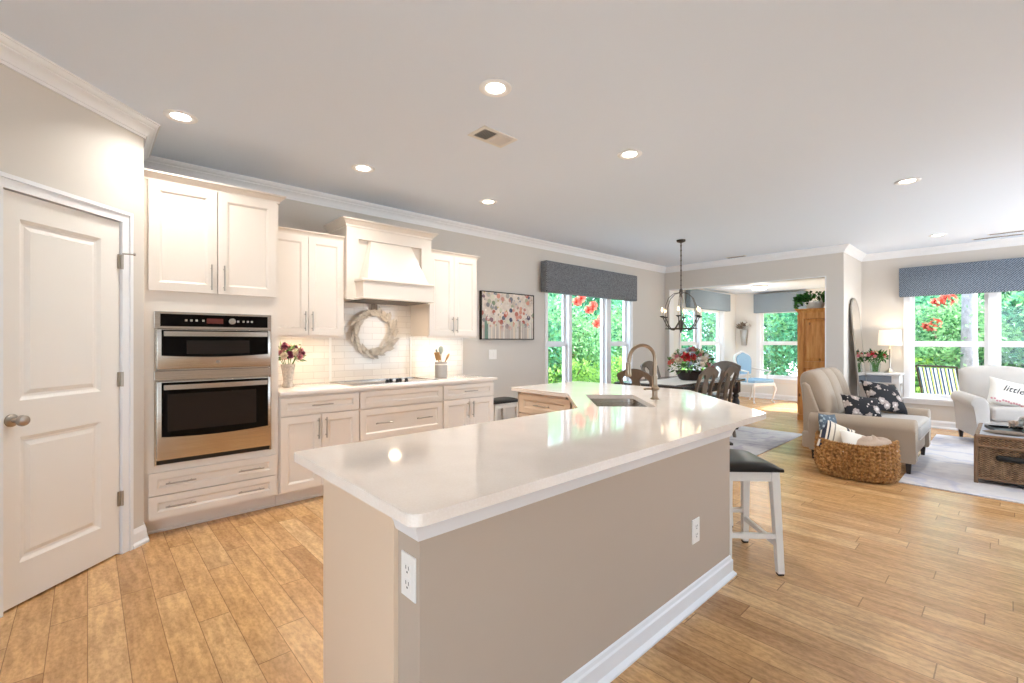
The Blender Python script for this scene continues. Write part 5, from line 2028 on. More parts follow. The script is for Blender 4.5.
# wall vase
t = thing('wall_vase', 'small grey metal wall vase of dried flowers beside the sunroom end window', 'wall decoration', (11.448, 4.27, 1.22), world=False)
b = B()
b.prism([(-0.05, 0.0), (0.05, 0.0), (0.085, 0.36), (-0.085, 0.36)], O=(0, 0, 0), U=(0, 1, 0), W=(0, 0, 1), N=(-1, 0, 0), d0=0.0, d1=0.085, bev=0.01)
b.obj('metal_pocket', M['lampbase'], t)
r = random.Random(5)
it = []
for i in range(110):
    dd = rnd_dir(r)
    dd.x = -abs(dd.x)
    p = V3((-0.05, 0, 0.38)) + V3((dd.x * 0.07, dd.y * 0.12, abs(dd.z) * 0.18)) * r.uniform(0.3, 1)
    it.append((p, (dd + V3((0, 0, 0.4))).normalized(), rnd_dir(r), 0.08, 0.035))
link('dried_leaves', leaves_mesh('dried_leaves', it), M['driftwood'], t, 0)
for i in range(6):
    add_flower(t, V3((-0.11, r.uniform(-0.12, 0.12), 0.40 + r.uniform(0, 0.2))), V3((-1, r.uniform(-.5, .5), 0.3)), 0.045, M['fl_white'], 'rose')

# pine armoire
AX0, AX1, AY0, AY1, AZ = 8.72, 9.62, 1.83, 2.40, 1.85
t = thing('pine_armoire', 'honey coloured knotty pine armoire just inside the sunroom opening', 'armoire', ((AX0 + AX1) / 2, (AY0 + AY1) / 2, 0))
b = B()
b.leafdoor((AX0, AY1, 0.10), (0, -1, 0), (0, 0, 1), (-1, 0, 0), AY1 - AY0, AZ - 0.10 - 0.07, 0.03,
           [(0.075, AY1 - AY0 - 0.075, 0.10, 0.78), (0.075, AY1 - AY0 - 0.075, 0.88, AZ - 0.17 - 0.09)], [(0.006, 0.024), (0.022, 0.026), (0.06, 0.008)])
b.box(AX0 + 0.03, AX1, AY0, AY1, 0.10, AZ - 0.07)
b.obj('body', M['pine'], t, smooth=0)
b = B()
b.sweep([(AX0, AY1), (AX0, AY0)][::1] if False else [(AX1, AY1), (AX0, AY1), (AX0, AY0)][::-1], [(0, AZ - 0.075), (-0.008, AZ - 0.075), (-0.012, AZ - 0.05), (-0.035, AZ - 0.02), (-0.045, AZ - 0.018), (-0.045, AZ), (0, AZ)])
b.box(AX0, AX1, AY0, AY1, AZ - 0.07, AZ)
b.obj('cornice', M['pine'], t, smooth=0)
b = B()
b.box(AX0 - 0.015, AX1, AY0, AY1 + 0.015, 0.0, 0.10, bev=0.004)
b.obj('plinth', M['pine'], t, smooth=0)
for k in range(2):
    b = B()
    wd = (AX1 - AX0) / 2 - 0.02
    b.leafdoor((AX0 + 0.015 + (k + 1) * (wd + 0.005), AY1 + 0.021, 0.12), (-1, 0, 0), (0, 0, 1), (0, 1, 0), wd, AZ - 0.21, 0.02, [(0.07, wd - 0.07, 0.08, 0.72), (0.07, wd - 0.07, 0.82, AZ - 0.21 - 0.08)], [(0.012, 0.008), (0.05, 0.003)])
    dr = b.obj('door', M['pine'], t, smooth=0)
    b = B()
    kx = AX0 + 0.015 + wd + (-0.03 if k == 0 else 0.035)
    b.ball((kx, AY1 + 0.045, 0.78), 0.016)
    b.cyl((kx, AY1 + 0.02, 0.78), (kx, AY1 + 0.04, 0.78), 0.007)
    b.obj('knob', M['darkwood'], dr)

t = thing('potted_ivy', 'white bowl of trailing green ivy on top of the pine armoire', 'plant', (8.90, 2.20, AZ), world=False)
b = B()
b.lathe([(0.08, 0), (0.11, 0.02), (0.15, 0.10), (0.155, 0.115), (0.14, 0.115), (0.10, 0.03), (0.001, 0.025)], n=28, sx=1.0, sy=1.0)
b.obj('bowl', M['bowlwhite'], t)
r = random.Random(8)
it = []
for i in range(520):
    a = r.uniform(0, 2 * PI)
    q = r.random()
    rad = 0.05 + 0.20 * math.sqrt(q)
    zc = 0.13 + 0.15 * r.random() * (1 - 0.6 * q) - (0.10 * max(0, q - 0.6) * r.random())
    p = V3((rad * math.cos(a), rad * math.sin(a) * 1.15, zc))
    if rad > 0.19 and r.random() < 0.35:
        p.z -= r.uniform(0, 0.12)
        p.z = max(p.z, 0.012)
    it.append((p, (V3((math.cos(a), math.sin(a), r.uniform(-0.3, 0.8)))).normalized(), rnd_dir(r), 0.065, 0.045))
link('ivy_leaves', leaves_mesh('ivy_leaves', it), M['leafdark'], t, 0)

# ------------------------------------------------------------------ family room
b = B()
b.box(5.53, 8.75, -2.6, 0.705, 0.001, 0.011, bev=0.003)
o = b.obj('family_rug', M['rug'], smooth=0)
tag(o, 'large pale abstract rug beneath the wicker trunk and armchair', 'rug')
recentre(o, (7.1, -0.9, 0.001))

# loveseat facing -y
SX0, SX1, SY0, SY1 = 5.86, 7.12, 0.62, 1.62
ZR = 0.011
t = thing('loveseat', 'oatmeal linen loveseat with channelled back, facing the wicker trunk', 'sofa', ((SX0 + SX1) / 2, (SY0 + SY1) / 2, ZR))
b = B()
b.box(SX0 + 0.03, SX1 - 0.03, SY0 + 0.035, SY1 - 0.03, 0.13, 0.31, bev=0.02)
b.obj('base', M['linen'], t, smooth=60)
for k, (x0, x1) in enumerate(((SX0, SX0 + 0.19), (SX1 - 0.19, SX1))):
    b = B()
    w_ = x1 - x0
    prof = [(0.01, 0.12), (w_ - 0.01, 0.12), (w_ - 0.005, 0.42)]
    cx_, cz_, rr_ = w_ / 2, 0.455, w_ / 2 + 0.008
    prof += [(cx_ + rr_ * math.cos(math.radians(a)), cz_ + rr_ * 0.85 * math.sin(math.radians(a))) for a in range(-15, 196, 15)]
    prof += [(0.0, 0.42)]
    n = 8
    A_ = []
    for i in range(n + 1):
        f = i / n
        y_ = SY0 + (SY1 - 0.10 - SY0) * f
        dz = -0.012 * f
        A_.append([b.v((x0 + p[0], y_, p[1] + (dz if p[1] > 0.3 else 0))) for p in prof])
    m_ = len(prof)
    for r0, r1 in zip(A_, A_[1:]):
        for i in range(m_):
            b.face((r0[i], r0[(i + 1) % m_], r1[(i + 1) % m_], r1[i]))
    f0 = b.face(A_[0][::-1])
    f1 = b.face(A_[-1])
    es = [e for e in f0.edges] + [e for e in f1.edges]
    bmesh.ops.bevel(b.bm, geom=es, offset=0.018, segments=3, profile=0.5, affect='EDGES')
    b.obj('arm', M['linen'], t, smooth=50)
b = B()
b.box(SX0 + 0.195, SX1 - 0.195, SY0 - 0.02, SY1 - 0.30, 0.315, 0.475, bev=0.05, seg=5)
sc_ = b.obj('seat_cushion', M['greylinen'], t, smooth=70)
b = B()
xa, xb, ya, yb = SX0 + 0.215, SX1 - 0.215, SY0 - 0.022, SY1 - 0.34
b.tube([(xa, ya + 0.01, 0.46), (xb, ya + 0.01, 0.46)], 0.005, n=6)
b.tube([(xa, ya + 0.01, 0.33), (xb, ya + 0.01, 0.33)], 0.005, n=6)
b.obj('piping', M['greylinen'], sc_)
# back: frame and three channel cushions
b = B()
prof = [(SY1 - 0.26, 0.30), (SY1 - 0.04, 0.13), (SY1 - 0.06, 0.30), (SY1 - 0.01, 0.80), (SY1 - 0.02, 0.84), (SY1 - 0.05, 0.85), (SY1 - 0.09, 0.82)]
b.prism(prof, O=(SX0 + 0.06, 0, 0), U=(0, 1, 0), W=(0, 0, 1), N=(1, 0, 0), d0=0.0, d1=SX1 - SX0 - 0.12, bev=0.02, seg=3)
b.obj('back_frame', M['linen'], t, smooth=50)
nseg = 3
xw = (SX1 - SX0 - 0.20) / nseg
for k in range(nseg):
    x0 = SX0 + 0.10 + k * xw
    b = B()

    def bk(a, c, x0=x0):
        """closed cross-section loop (c) swept across the cushion width (a)"""
        ang = 2 * PI * c
        u = 2 * a - 1
        fall = max(0.0, 1 - abs(u) ** 5)
        fall = 0.62 + 0.38 * fall
        # ellipse-ish profile in (depth, height) leaning back
        ce, se = math.cos(ang), math.sin(ang)
        dep = 0.125 * (abs(ce) ** 0.7) * (1 if ce > 0 else -1) * fall
        hgt = 0.275 * (abs(se) ** 0.75) * (1 if se > 0 else -1) * (0.92 + 0.08 * fall)
        lean_ = 0.30
        y_ = SY1 - 0.135 + hgt * lean_ + dep
        z_ = 0.695 + hgt - dep * lean_ + 0.02 * (1 - ((x0 + a * xw - (SX0 + SX1) / 2) / 0.55) ** 2)
        return V3((x0 + 0.002 + a * (xw - 0.004), y_, z_))
    g = b.grid(bk, 15, 28, cv=True)
    b.face(g[0][::-1])
    b.face(g[-1])
    b.obj('back_cushion', M['linen' if k == 0 else 'greylinen'] if False else M['linen'], t, smooth=70)
for x_ in (SX0 + 0.08, SX1 - 0.08):
    for y_ in (SY0 + 0.06, SY1 - 0.14):
        b = B()
        b.cyl((x_, y_, ZR), (x_, y_, 0.135), 0.022, 0.034, n=4)
        b.obj('foot', M['darkwood'], t, smooth=0)


def pillow(name, label, loc, eul, w_, h_, th, m, cat='pillow'):
    b = B()
    b.cushion(w_, h_, th)
    o = b.obj(name, M[m], smooth=70)
    tag(o, label, cat)
    o.location = loc
    o.rotation_euler = eul
    return o


pillow('lumbar_pillow', 'black floral lumbar pillow, the nearer one on the loveseat', (6.19, 1.10, 0.60), (math.radians(66), math.radians(7), math.radians(-38)), 0.44, 0.25, 0.12, 'blackfloral')
pillow('throw_pillow', 'larger black floral throw pillow at the far arm of the loveseat', (6.83, 1.00, 0.66), (math.radians(56), math.radians(8), math.radians(-36)), 0.46, 0.40, 0.14, 'blackfloral')

# seagrass basket with cushions and throw
BX, BYc, BH = 5.47, 1.02, 0.34
t = thing('seagrass_basket', 'large oval woven seagrass basket on the wood floor beside the loveseat', 'basket', (BX, BYc, 0), world=False)
b = B()
nth, nz = 240, 48


def bsk(inner):
    def fn(a, c):
        th = 2 * PI * a
        z = c * BH + 0.004
        bulge = 0.80 + 0.20 * min(1.0, (c * 3.2)) ** 0.5 + 0.03 * math.sin(PI * c) - 0.02 * c
        ex, ey = 0.20, 0.312
        ce, se = math.cos(th), math.sin(th)
        q = 2.6
        rad = (abs(ce / ex) ** q + abs(se / ey) ** q) ** (-1 / q)
        rope = 0.016 * abs(math.sin(th * 24)) + 0.007 * math.sin(z * 190 + (1 if int(a * 48) % 2 else -1) * th * 24)
        rr_ = rad * bulge + (rope if not inner else -0.02)
        hz = z + (0.035 * (abs(se) ** 6) * c ** 4) + (0.004 * math.sin(th * 66) if c > 0.97 else 0)
        return V3((rr_ * ce, rr_ * se, hz))
    return fn


g = b.grid(bsk(False), nth, nz, cu=True)
g2 = b.grid(bsk(True), nth, 6, cu=True)
for i in range(nth):
    j = (i + 1) % nth
    b.face((g[i][-1], g[j][-1], g2[j][-1], g2[i][-1]))
b.face([g[i][0] for i in range(nth)])
b.face([g2[i][0] for i in range(nth)])
b.obj('woven_body', M['seagrass'], t, smooth=80)
for sy in (-1, 1):
    b = B()
    b.tube([(-0.07, sy * 0.303, 0.345), (-0.05, sy * 0.311, 0.378), (0.0, sy * 0.314, 0.39), (0.05, sy * 0.311, 0.378), (0.07, sy * 0.303, 0.345)], 0.014, n=8)
    b.obj('basket_handle', M['seagrass'], t)
pillow('striped_pillow', 'navy and cream striped pillow poking up at the left of the basket', (5.47, 1.175, 0.35), (math.radians(66), math.radians(24), math.radians(-50)), 0.34, 0.32, 0.10, 'striped')
pillow('basket_pillow', 'plain pale beige pillow in the middle of the basket', (5.44, 0.99, 0.315), (math.radians(48), math.radians(16), math.radians(-52)), 0.32, 0.26, 0.11, 'cream')
pillow('blue_pillow', 'blue-grey patterned pillow standing at the far left end of the basket behind the striped one', (5.50, 1.245, 0.43), (math.radians(78), math.radians(6), math.radians(-20)), 0.26, 0.30, 0.08, 'bluepattern')
b = B()
r = random.Random(4)


def thr(a, c):
    th, ph = 2 * PI * a, PI * c
    n_ = 1 + 0.10 * math.sin(5 * th + 3 * ph) + 0.08 * math.sin(7 * ph + 2 * th)
    return V3((0.15 * math.sin(ph) * math.cos(th) * n_, 0.17 * math.sin(ph) * math.sin(th) * n_, 0.105 * math.cos(ph) * n_))


b.grid(thr, 36, 22, cu=True)
bmesh.ops.remove_doubles(b.bm, verts=b.bm.verts[:], dist=0.001)
o = b.obj('folded_throw', M['beigethrow'], smooth=80)
tag(o, 'crumpled beige knit throw at the right of the basket', 'throw blanket')
o.location = (5.47, 0.885, 0.30)

# wicker trunk as coffee table
KX0, KX1, KY0, KY1, KZ = 6.03, 6.90, -0.98, 0.215, 0.45
t = thing('wicker_trunk', 'woven rattan trunk used as a coffee table on the pale rug', 'trunk', ((KX0 + KX1) / 2, (KY0 + KY1) / 2, ZR))
b = B()
b.box(KX0 + 0.012, KX1 - 0.012, KY0 + 0.012, KY1 - 0.012, 0.05, 0.345)
b.obj('body', M['rattan'], t, smooth=0)
b = B()
b.box(KX0, KX1, KY0, KY1, 0.355, KZ, bev=0.008)
b.obj('lid', M['rattan'], t, smooth=30)
b = B()
for z in (0.06, 0.352, KZ - 0.008):
    for p, q in (((KX0, KY0), (KX0, KY1)), ((KX0, KY1), (KX1, KY1)), ((KX1, KY1), (KX1, KY0)), ((KX1, KY0), (KX0, KY0))):
        b.cyl((p[0], p[1], z), (q[0], q[1], z), 0.013, n=10)
for p in ((KX0, KY0), (KX0, KY1), (KX1, KY1), (KX1, KY0)):
    b.cyl((p[0], p[1], ZR), (p[0], p[1], KZ - 0.008), 0.016, n=10)
b.obj('rattan_edging', M['rattanpole'], t)
b = B()
b.box(KX0 - 0.022, KX0 + 0.012, -0.78, 0.09, 0.235, 0.285, bev=0.02, seg=4)
b.obj('strap_handle', M['strap'], t, smooth=60)
b = B()
b.box(KX0 + 0.05, KX1 - 0.02, KY0 + 0.03, KY1 - 0.02, KZ + 0.0005, KZ + 0.004)
o = b.obj('trunk_runner', M['greycloth'], smooth=0)
tag(o, 'pale grey woven cloth laid over the trunk lid', 'cloth')
recentre(o, (6.4, -0.3, KZ))

# tray with pale shells, driftwood piece
TRZ = KZ + 0.004
t = thing('decor_tray', 'black edged tray of pale dried blossoms on the wicker trunk', 'tray', (6.50, -0.22, TRZ), math.radians(14), world=False)
b = B()
b.box(-0.20, 0.20, -0.36, 0.36, 0.0, 0.006)
for x0, x1, y0, y1 in ((-0.20, -0.19, -0.36, 0.36), (0.19, 0.20, -0.36, 0.36), (-0.19, 0.19, -0.36, -0.35), (-0.19, 0.19, 0.35, 0.36)):
    b.box(x0, x1, y0, y1, 0.006, 0.026)
b.obj('tray_base', M['traydark'], t, smooth=0)
t = thing('dried_blossoms', 'heap of blush and white dried blossoms lying in the black tray', 'dried flowers', (6.50, -0.22, TRZ + 0.006), world=False)
r = random.Random(31)
for i in range(40):
    a = r.uniform(0, 2 * PI)
    q = math.sqrt(r.random())
    p = V3((0.14 * q * math.cos(a), 0.27 * q * math.sin(a), 0.02 + 0.12 * (1 - q * q) * r.random() + 0.01))
    add_flower(t, p, (V3((math.cos(a) * q, math.sin(a) * q, 1))).normalized(), r.choice([0.04, 0.05]), M[r.choice(['blush', 'fl_cream', 'fl_white'])], 'rose')
b = B()
n = 12
b.grid(lambda a, c: V3(((0.030 * math.sin(PI * a) ** 0.6 + 0.004) * math.cos(2 * PI * c), -0.16 + 0.32 * a, 0.020 + (0.018 * math.sin(PI * a) ** 0.6 + 0.002) * math.sin(2 * PI * c))), 16, 14, cv=True)
bmesh.ops.holes_fill(b.bm, edges=b.bm.edges[:])
o = b.obj('driftwood_carving', M['driftwood'], smooth=60)
tag(o, 'smooth driftwood piece lying at the near edge of the trunk top', 'ornament')
o.location = (6.17, 0.02, TRZ)

# armchair (front faces local -y)
AL = thing('armchair', 'pale grey upholstered club armchair with rolled arms by the family room window', 'armchair', (8.55, 0.03, ZR), math.radians(-71.9), world=False)
t = AL
b = B()
b.box(-0.36, 0.36, -0.40, 0.36, 0.13, 0.33, bev=0.02)
b.obj('base', M['greylinen'], t, smooth=60)
for sx in (-1, 1):
    b = B()
    prof = [(0.275, 0.12), (0.40, 0.12), (0.405, 0.44)]
    cx_, cz_, r_ = 0.375, 0.54, 0.078
    prof += [(cx_ + r_ * math.cos(math.radians(a)) * 1.05, cz_ + r_ * math.sin(math.radians(a))) for a in range(-60, 200, 20)]
    prof += [(0.285, 0.46)]
    P3 = [(sx * p[0], p[1]) for p in prof]
    nseg2 = 6
    A_ = []
    for i in range(nseg2 + 1):
        f = i / nseg2
        A_.append([b.v((p[0], -0.42 + 0.74 * f, p[1] + (0.015 * f if p[1] > 0.4 else 0))) for p in P3])
    m_ = len(P3)
    for r0, r1 in zip(A_, A_[1:]):
        for i in range(m_):
            b.face((r0[i], r0[(i + 1) % m_], r1[(i + 1) % m_], r1[i]))
    f0 = b.face(A_[0][::-1])
    f1 = b.face(A_[-1])
    bmesh.ops.bevel(b.bm, geom=list(f0.edges) + list(f1.edges), offset=0.014, segments=3, profile=0.5, affect='EDGES')
    b.obj('arm', M['greylinen'], t, smooth=50)
b = B()
b.box(-0.272, 0.272, -0.43, 0.22, 0.335, 0.50, bev=0.045, seg=5)
b.obj('seat_cushion', M['greylinen'], t, smooth=70)
b = B()
nU, nV = 25, 9


def abk(front_):
    def fn(a, c):
        u = 2 * a - 1
        top_ = 0.975 - 0.055 * abs(u) ** 3 + 0.0 * u
        z = 0.34 + (top_ - 0.34) * c
        edge = (1 - abs(u) ** 10) * (1 - (max(0, c - 0.80) / 0.2) ** 4 * 0.9)
        y = 0.20 + (z - 0.34) * 0.22
        th_ = 0.075 * edge
        return V3((u * (0.37 - 0.01 * c), y + (-th_ if front_ else th_) + 0.05, z))
    return fn


ga = b.grid(abk(True), nU, 17)
gb = b.grid(abk(False), nU, 17)
bmesh.ops.remove_doubles(b.bm, verts=b.bm.verts[:], dist=0.0015)
bmesh.ops.holes_fill(b.bm, edges=b.bm.edges[:])
b.obj('backrest', M['greylinen'], t, smooth=70)
for x_ in (-0.34, 0.34):
    for y_ in (-0.37, 0.34):
        b = B()
        b.cyl((x_, y_, 0.0), (x_, y_, 0.135), 0.022, 0.036, n=4)
        b.obj('foot', M['darkwood'], t, smooth=0)

# printed pillow on the armchair
t = thing('lettered_pillow', 'cream pillow with dark script lettering and rosy border on the armchair', 'pillow', (8.43, 0.01, 0.655), world=False)
t.rotation_euler = (math.radians(66), math.radians(16), math.radians(-66))
b = B()
b.cushion(0.42, 0.36, 0.14)
b.obj('cover', M['cream'], t, smooth=70)
cu = bpy.data.curves.new('script', 'FONT')
cu.body = 'little'
cu.size = 0.112
cu.shear = 0.35
cu.align_x = 'CENTER'
cu.extrude = 0.0015
tmp = bpy.data.objects.new('script_tmp', cu)
COL.objects.link(tmp)
dg = bpy.context.evaluated_depsgraph_get()
me = bpy.data.meshes.new_from_object(tmp.evaluated_get(dg))
bpy.data.objects.remove(tmp)
# drape the letters over the swelling front of the pillow
bmx = bmesh.new()
bmx.from_mesh(me)
bmesh.ops.subdivide_edges(bmx, edges=bmx.edges[:], cuts=1)


def pz(x, y):
    u, v = x / 0.21, y / 0.18
    return 0.07 * (max(0, (1 - u ** 4) * (1 - v ** 4)) ** 0.5) * (1 - 0.25 * (u * u + v * v) / 2)


for v in bmx.verts:
    v.co.z += pz(v.co.x, v.co.y) + 0.002
bmx.to_mesh(me)
bmx.free()
link('lettering', me, M['ink'], t, 0)
b = B()
r = random.Random(2)
for i in range(15):
    x_ = -0.18 + 0.36 * i / 14
    y_ = -0.135 + r.uniform(-0.012, 0.012)
    b.ball((x_, y_, pz(x_, y_) + 0.001), (0.013, 0.013, 0.003), n=8, m=4)
b.obj('rosy_border', M['rosy'], t)

# console table with drawer front, lamp and tulips
t = thing('console_table', 'white console table with slate blue drawer in the corner behind the loveseat', 'console table', (9.27, 1.39, 0))
b = B()
b.box(9.06, 9.43, 1.13, 1.66, 0.79, 0.82, bev=0.005)
b.obj('top', M['consolew'], t, smooth=30)
b = B()
b.box(9.09, 9.42, 1.15, 1.65, 0.66, 0.79)
b.obj('case', M['consolew'], t, smooth=0)
b = B()
b.box(9.078, 9.09, 1.24, 1.63, 0.675, 0.778, bev=0.003)
b.obj('drawer', M['slate'], t, smooth=0)
for x_ in (9.09, 9.39):
    for y_ in (1.15, 1.62):
        b = B()
        b.box(x_, x_ + 0.035, y_, y_ + 0.035, 0, 0.66)
        b.obj('leg', M['consolew'], t, smooth=0)
b = B()
for sgn in (1, -1):
    z0, z1 = (0.15, 0.62) if sgn > 0 else (0.62, 0.15)
    b.cyl((9.11, 1.168, z0), (9.40, 1.168, z1), 0.012, n=6)
b.box(9.10, 9.41, 1.16, 1.64, 0.12, 0.14)
b.obj('side_brace', M['consolew'], t, smooth=0)

t = thing('table_lamp', 'slim silver table lamp with a lit cream drum shade on the console table', 'lamp', (9.22, 1.28, 0.82), world=False)
b = B()
b.lathe([(0.001, 0.0), (0.075, 0.0), (0.075, 0.012), (0.05, 0.03), (0.028, 0.05), (0.016, 0.075), (0.010, 0.10), (0.010, 0.36), (0.018, 0.37), (0.010, 0.39), (0.010, 0.46)], n=24)
b.obj('base', M['lampbase'], t)
b = B()
b.lathe([(0.150, 0.43), (0.150, 0.432), (0.135, 0.67), (0.132, 0.67), (0.147, 0.432)], n=36, loop=True)
b.obj('lamp_shade', M['shade'], t)
b = B()
b.ball((0, 0, 0.53), 0.03)
b.obj('bulb', M['bulb'], t)
ld = bpy.data.lights.new('lamp_glow', 'POINT')
ld.energy = 1.6
ld.color = (1.0, 0.86, 0.66)
ld.shadow_soft_size = 0.05
lo = bpy.data.objects.new('lamp_glow', ld)
COL.objects.link(lo)
lo.parent = t
lo.location = (0, 0, 0.60)

t = thing('tulip_vase', 'clear vase of pink and red tulips with green leaves on the console table', 'vase of flowers', (9.15, 1.45, 0.82), world=False)
b = B()
b.lathe([(0.045, 0.0), (0.06, 0.004), (0.075, 0.16), (0.072, 0.16), (0.056, 0.012), (0.001, 0.01)], n=24)
b.obj('vase', M['vaseglass'], t)
b = B()
for i in range(16):
    a = 2 * PI * i / 16
    b.tube([(0.03 * math.cos(a * 2), 0.03 * math.sin(a * 2), 0.015), (0.05 * math.cos(a), 0.05 * math.sin(a), 0.15), (0.11 * math.cos(a), 0.11 * math.sin(a), 0.24)], 0.005, n=6)
b.obj('stems', M['stem'], t)
r = random.Random(17)
bouquet(t, 0.245, 0.14, 0.07, 22, ['fl_pink', 'fl_red', 'fl_cream', 'fl_pink'], [0.032, 0.036], 'leafdark', 150, 0.08, minz=0.15)

# arched floor mirror leaning on the side wall
t = thing('floor_mirror', 'tall arched floor mirror leaning on the wall behind the loveseat', 'mirror', (8.80, 1.50, 0.0), world=False)
t.rotation_euler = (math.radians(-4.6), 0, 0)
hwm, hm = 0.27, 2.0
ol = [(-hwm, 0.0), (hwm, 0.0)] + [(hwm * math.cos(math.radians(a)), hm - hwm + hwm * math.sin(math.radians(a))) for a in range(0, 181, 10)]
il = [(-hwm + 0.03, 0.03), (hwm - 0.03, 0.03)] + [((hwm - 0.03) * math.cos(math.radians(a)), hm - hwm + (hwm - 0.03) * math.sin(math.radians(a))) for a in range(0, 181, 10)]
b = B()
b.prism(ol, U=(1, 0, 0), W=(0, 0, 1), N=(0, 1, 0), d0=-0.007, d1=0.009, holes=[il])
b.obj('frame', M['mirrorframe'], t, smooth=30)
b = B()
b.prism(il, U=(1, 0, 0), W=(0, 0, 1), N=(0, 1, 0), d0=-0.0065, d1=0.008)
b.obj('mirror_glass', M['mirror'], t, smooth=0)

# ------------------------------------------------------------------ outside
b = B()
b.box(-30, 40, -30, 40, -0.36, -0.30)
struct(b.obj('ground', M['lawn'], smooth=0))


def shrub_mesh(name, rx, ry, rz, n, ls, seed, trunk=False):
    r = random.Random(seed)
    lobes = [(rnd_dir(r), r.uniform(0.35, 0.6)) for _ in range(14)]
    it = []
    for i in range(n):
        c_, rad = r.choice(lobes)
        base = V3((c_.x * 0.62, c_.y * 0.62, c_.z * 0.62))
        dd = rnd_dir(r)
        p = base + dd * (rad * r.uniform(0.55, 1.0))
        p = V3((p.x * rx, p.y * ry, p.z * rz))
        d2 = (dd + rnd_dir(r) * 0.6 + V3((0, 0, -0.1))).normalized()
        it.append((p, d2, (dd + rnd_dir(r) * 0.7).normalized(), ls * r.uniform(0.7, 1.3), ls * 0.55))
    return leaves_mesh(name, it)


def shrub(name, label, cat, loc, m, me, h0, group, rz=0.0, scale=1.0, trunk_r=0.05, flowers=None, fpos=()):
    t = thing(name, label, cat, loc, rz, group, world=False)
    o = link('foliage', me, M[m], t, 0)
    o.location = (0, 0, h0)
    o.scale = (scale, scale, scale)
    b = B()
    b.tube([(0, 0, 0), (0.03, 0.02, h0 * 0.5), (0, 0, h0 + 0.2)], [trunk_r, trunk_r * 0.85, trunk_r * 0.6], n=8)
    for a in (0.5, 2.6, 4.7):
        b.tube([(0, 0, h0 * 0.7), (0.25 * math.cos(a), 0.25 * math.sin(a), h0 + 0.1), (0.5 * math.cos(a), 0.5 * math.sin(a), h0 + 0.45)], [trunk_r * 0.6, trunk_r * 0.45, trunk_r * 0.25], n=6)
    b.obj('trunk', M['bark'], t)
    for p in fpos:
        for k in range(5):
            q = V3(p) + rnd_dir(random.Random(k + len(fpos))) * 0.09
            add_flower(t, q, V3((-0.7, -0.5, 0.3)), 0.10, M[flowers], 'rose')
    return t


m1 = shrub_mesh('shrub_foliage', 1.35, 1.35, 1.5, 5200, 0.13, 1)
m2 = shrub_mesh('laurel_foliage', 1.3, 1.3, 1.6, 5200, 0.12, 2)
m3 = shrub_mesh('lime_foliage', 1.1, 1.1, 0.8, 4200, 0.10, 3)
m4 = shrub_mesh('tree_foliage', 2.4, 2.4, 2.2, 9000, 0.19, 4)
gz = -0.30
k = 0
for (x, y, me, m, h, grp, lab) in (
        # seen through the kitchen window
        (7.4, 8.0, m2, 'bush_b', 1.3, 'a', ''), (8.6, 8.4, m1, 'bush_a', 1.4, 'a', ''), (9.9, 8.3, m2, 'bush_b', 1.3, 'a', ''), (11.4, 8.5, m1, 'bush_a', 1.3, 'a', ''),
        (6.0, 7.7, m1, 'bush_a', 1.3, 'a', ''), (12.8, 8.2, m2, 'bush_b', 1.3, 'a', ''), (14.2, 8.4, m1, 'bush_a', 1.2, 'a', ''),
        (8.0, 6.9, m3, 'bush_c', 0.55, 'a', ''), (9.4, 6.9, m3, 'bush_c', 0.5, 'a', ''), (11.9, 6.9, m3, 'bush_c', 0.5, 'a', ''), (13.2, 7.0, m3, 'bush_c', 0.5, 'a', ''),
        # seen through the sunroom end window
        (14.0, 3.3, m2, 'bush_b', 1.2, 'b', ''), (14.3, 5.2, m1, 'bush_a', 1.3, 'b', ''), (14.6, 1.9, m2, 'bush_b', 1.2, 'b', ''), (14.2, 6.6, m2, 'bush_b', 1.2, 'b', ''),
        # seen through the family room window
        (13.9, 0.3, m1, 'bush_a', 1.4, 'c', ''), (13.5, -1.2, m2, 'bush_b', 1.3, 'c', ''), (14.2, -2.6, m1, 'bush_a', 1.3, 'c', ''), (12.6, 1.0, m3, 'bush_c', 0.55, 'c', ''), (12.4, -0.5, m3, 'bush_c', 0.5, 'c', ''), (12.5, -1.8, m3, 'bush_c', 0.5, 'c', ''),
):
    k += 1
    kind = {'bush_a': 'bushy green shrub', 'bush_b': 'dark laurel shrub', 'bush_c': 'low lime green shrub'}[m]
    where = {'a': 'outside the kitchen and sunroom side windows', 'b': 'outside the sunroom end window', 'c': 'outside the family room window'}[grp]
    shrub('garden_shrub', kind + ' growing ' + where, 'shrub', (x, y, gz), m, me, h, kind + 's ' + where, rz=k * 1.3, scale=1.0 + 0.06 * ((k * 7) % 5 - 2))
k = 0
for (x, y, m, grp) in ((9.0, 11.2, 'bush_b', 'a'), (13.0, 11.5, 'bush_a', 'a'), (17.2, 10.5, 'bush_b', 'a'), (17.5, 5.5, 'bush_a', 'b'), (17.8, 2.0, 'bush_b', 'b'), (17.0, -0.8, 'bush_a', 'c'), (17.2, -4.0, 'bush_b', 'c')):
    k += 1
    where = {'a': 'beyond the shrubs outside the kitchen window', 'b': 'beyond the shrubs outside the sunroom', 'c': 'beyond the shrubs outside the family room window'}[grp]
    kind = {'bush_a': 'tall light green tree', 'bush_b': 'tall dark green tree'}[m]
    shrub('garden_tree', kind + ' ' + where, 'tree', (x, y, gz), m, m4, 2.6, kind + 's ' + where, rz=k * 0.9, scale=1.0, trunk_r=0.14)
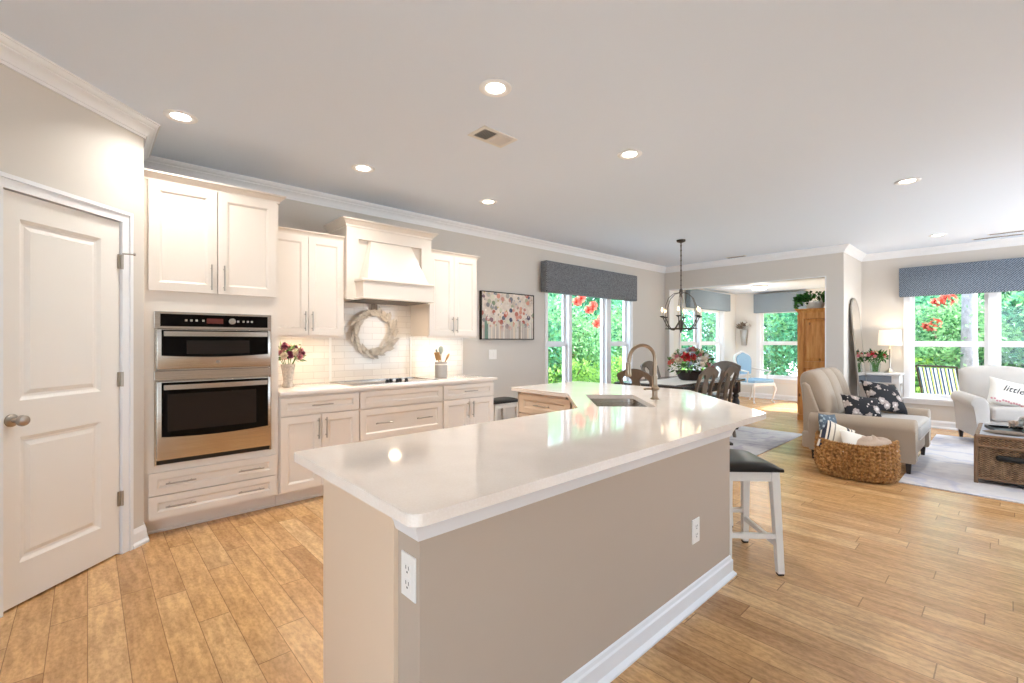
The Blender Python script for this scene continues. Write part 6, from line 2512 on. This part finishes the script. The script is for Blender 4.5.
# flowering shrubs
shrub('flowering_shrub', 'shrub with red blossom clusters outside the family room window', 'shrub', (12.7, 0.85, gz), 'bush_a', m1, 1.5, None, rz=0.0, scale=0.7, flowers='fl_coral',
      fpos=[(-0.10, 0.03, 2.42), (-0.14, 0.12, 2.43), (-0.32, 0.24, 1.94)])
shrub('flowering_shrub', 'shrub with coral blossom clusters outside the kitchen window', 'shrub', (8.6, 7.3, gz), 'bush_a', m1, 1.4, None, rz=0.0, scale=0.75, flowers='fl_coral',
      fpos=[(-0.84, -0.99, 2.50), (-0.65, -1.16, 2.33), (-0.53, -1.28, 2.03)])
t = thing('birch_trunk', 'pale mottled tree trunk standing outside the family room window', 'tree', (12.0, 0.51, gz), world=False)
b = B()
b.tube([(0, 0, 0), (0.01, 0.01, 1.5), (-0.02, 0, 3.0), (0, 0.02, 5.0)], [0.15, 0.115, 0.105, 0.10], n=18)
b.obj('trunk', M['palebark'], t)
b = B()
b.tube([(0, 0, 3.6), (0.3, 0.5, 4.4), (0.5, 1.1, 5.0)], [0.07, 0.055, 0.03], n=8)
b.obj('branch', M['palebark'], t)

# striped sling chair on the patio, back towards the window
t = thing('patio_chair', 'striped sling patio chair outside the window behind the armchair', 'chair', (10.75, 0.60, gz - 0.1), math.radians(60), world=False)
b = B()
b.grid(lambda a, c: V3((-0.28 + 0.56 * a, 0.25 - 0.55 * max(0, c - 0.45) / 0.55 * 0.0 + (0.30 * c if c < 0 else 0) + (0.22 * c), 0.42 + 0.85 * c)), 3, 8)
for g_ in (0,):
    b.grid(lambda a, c: V3((-0.28 + 0.56 * a, 0.25 - 0.5 * c, 0.42 + 0.04 * c)), 3, 6)
bmesh.ops.solidify(b.bm, geom=b.bm.faces[:], thickness=0.012)
b.obj('sling', M['slingstripe'], t)
b = B()
for sx in (-0.30, 0.30):
    b.tube([(sx, 0.48, 1.30), (sx, 0.25, 0.42), (sx, -0.28, 0.46), (sx, -0.30, 0.0)], 0.014, n=8)
    b.tube([(sx, 0.25, 0.42), (sx, 0.35, 0.0)], 0.014, n=8)
b.tube([(-0.30, 0.48, 1.30), (0.30, 0.48, 1.30)], 0.014, n=8)
b.obj('frame', M['rod'], t)
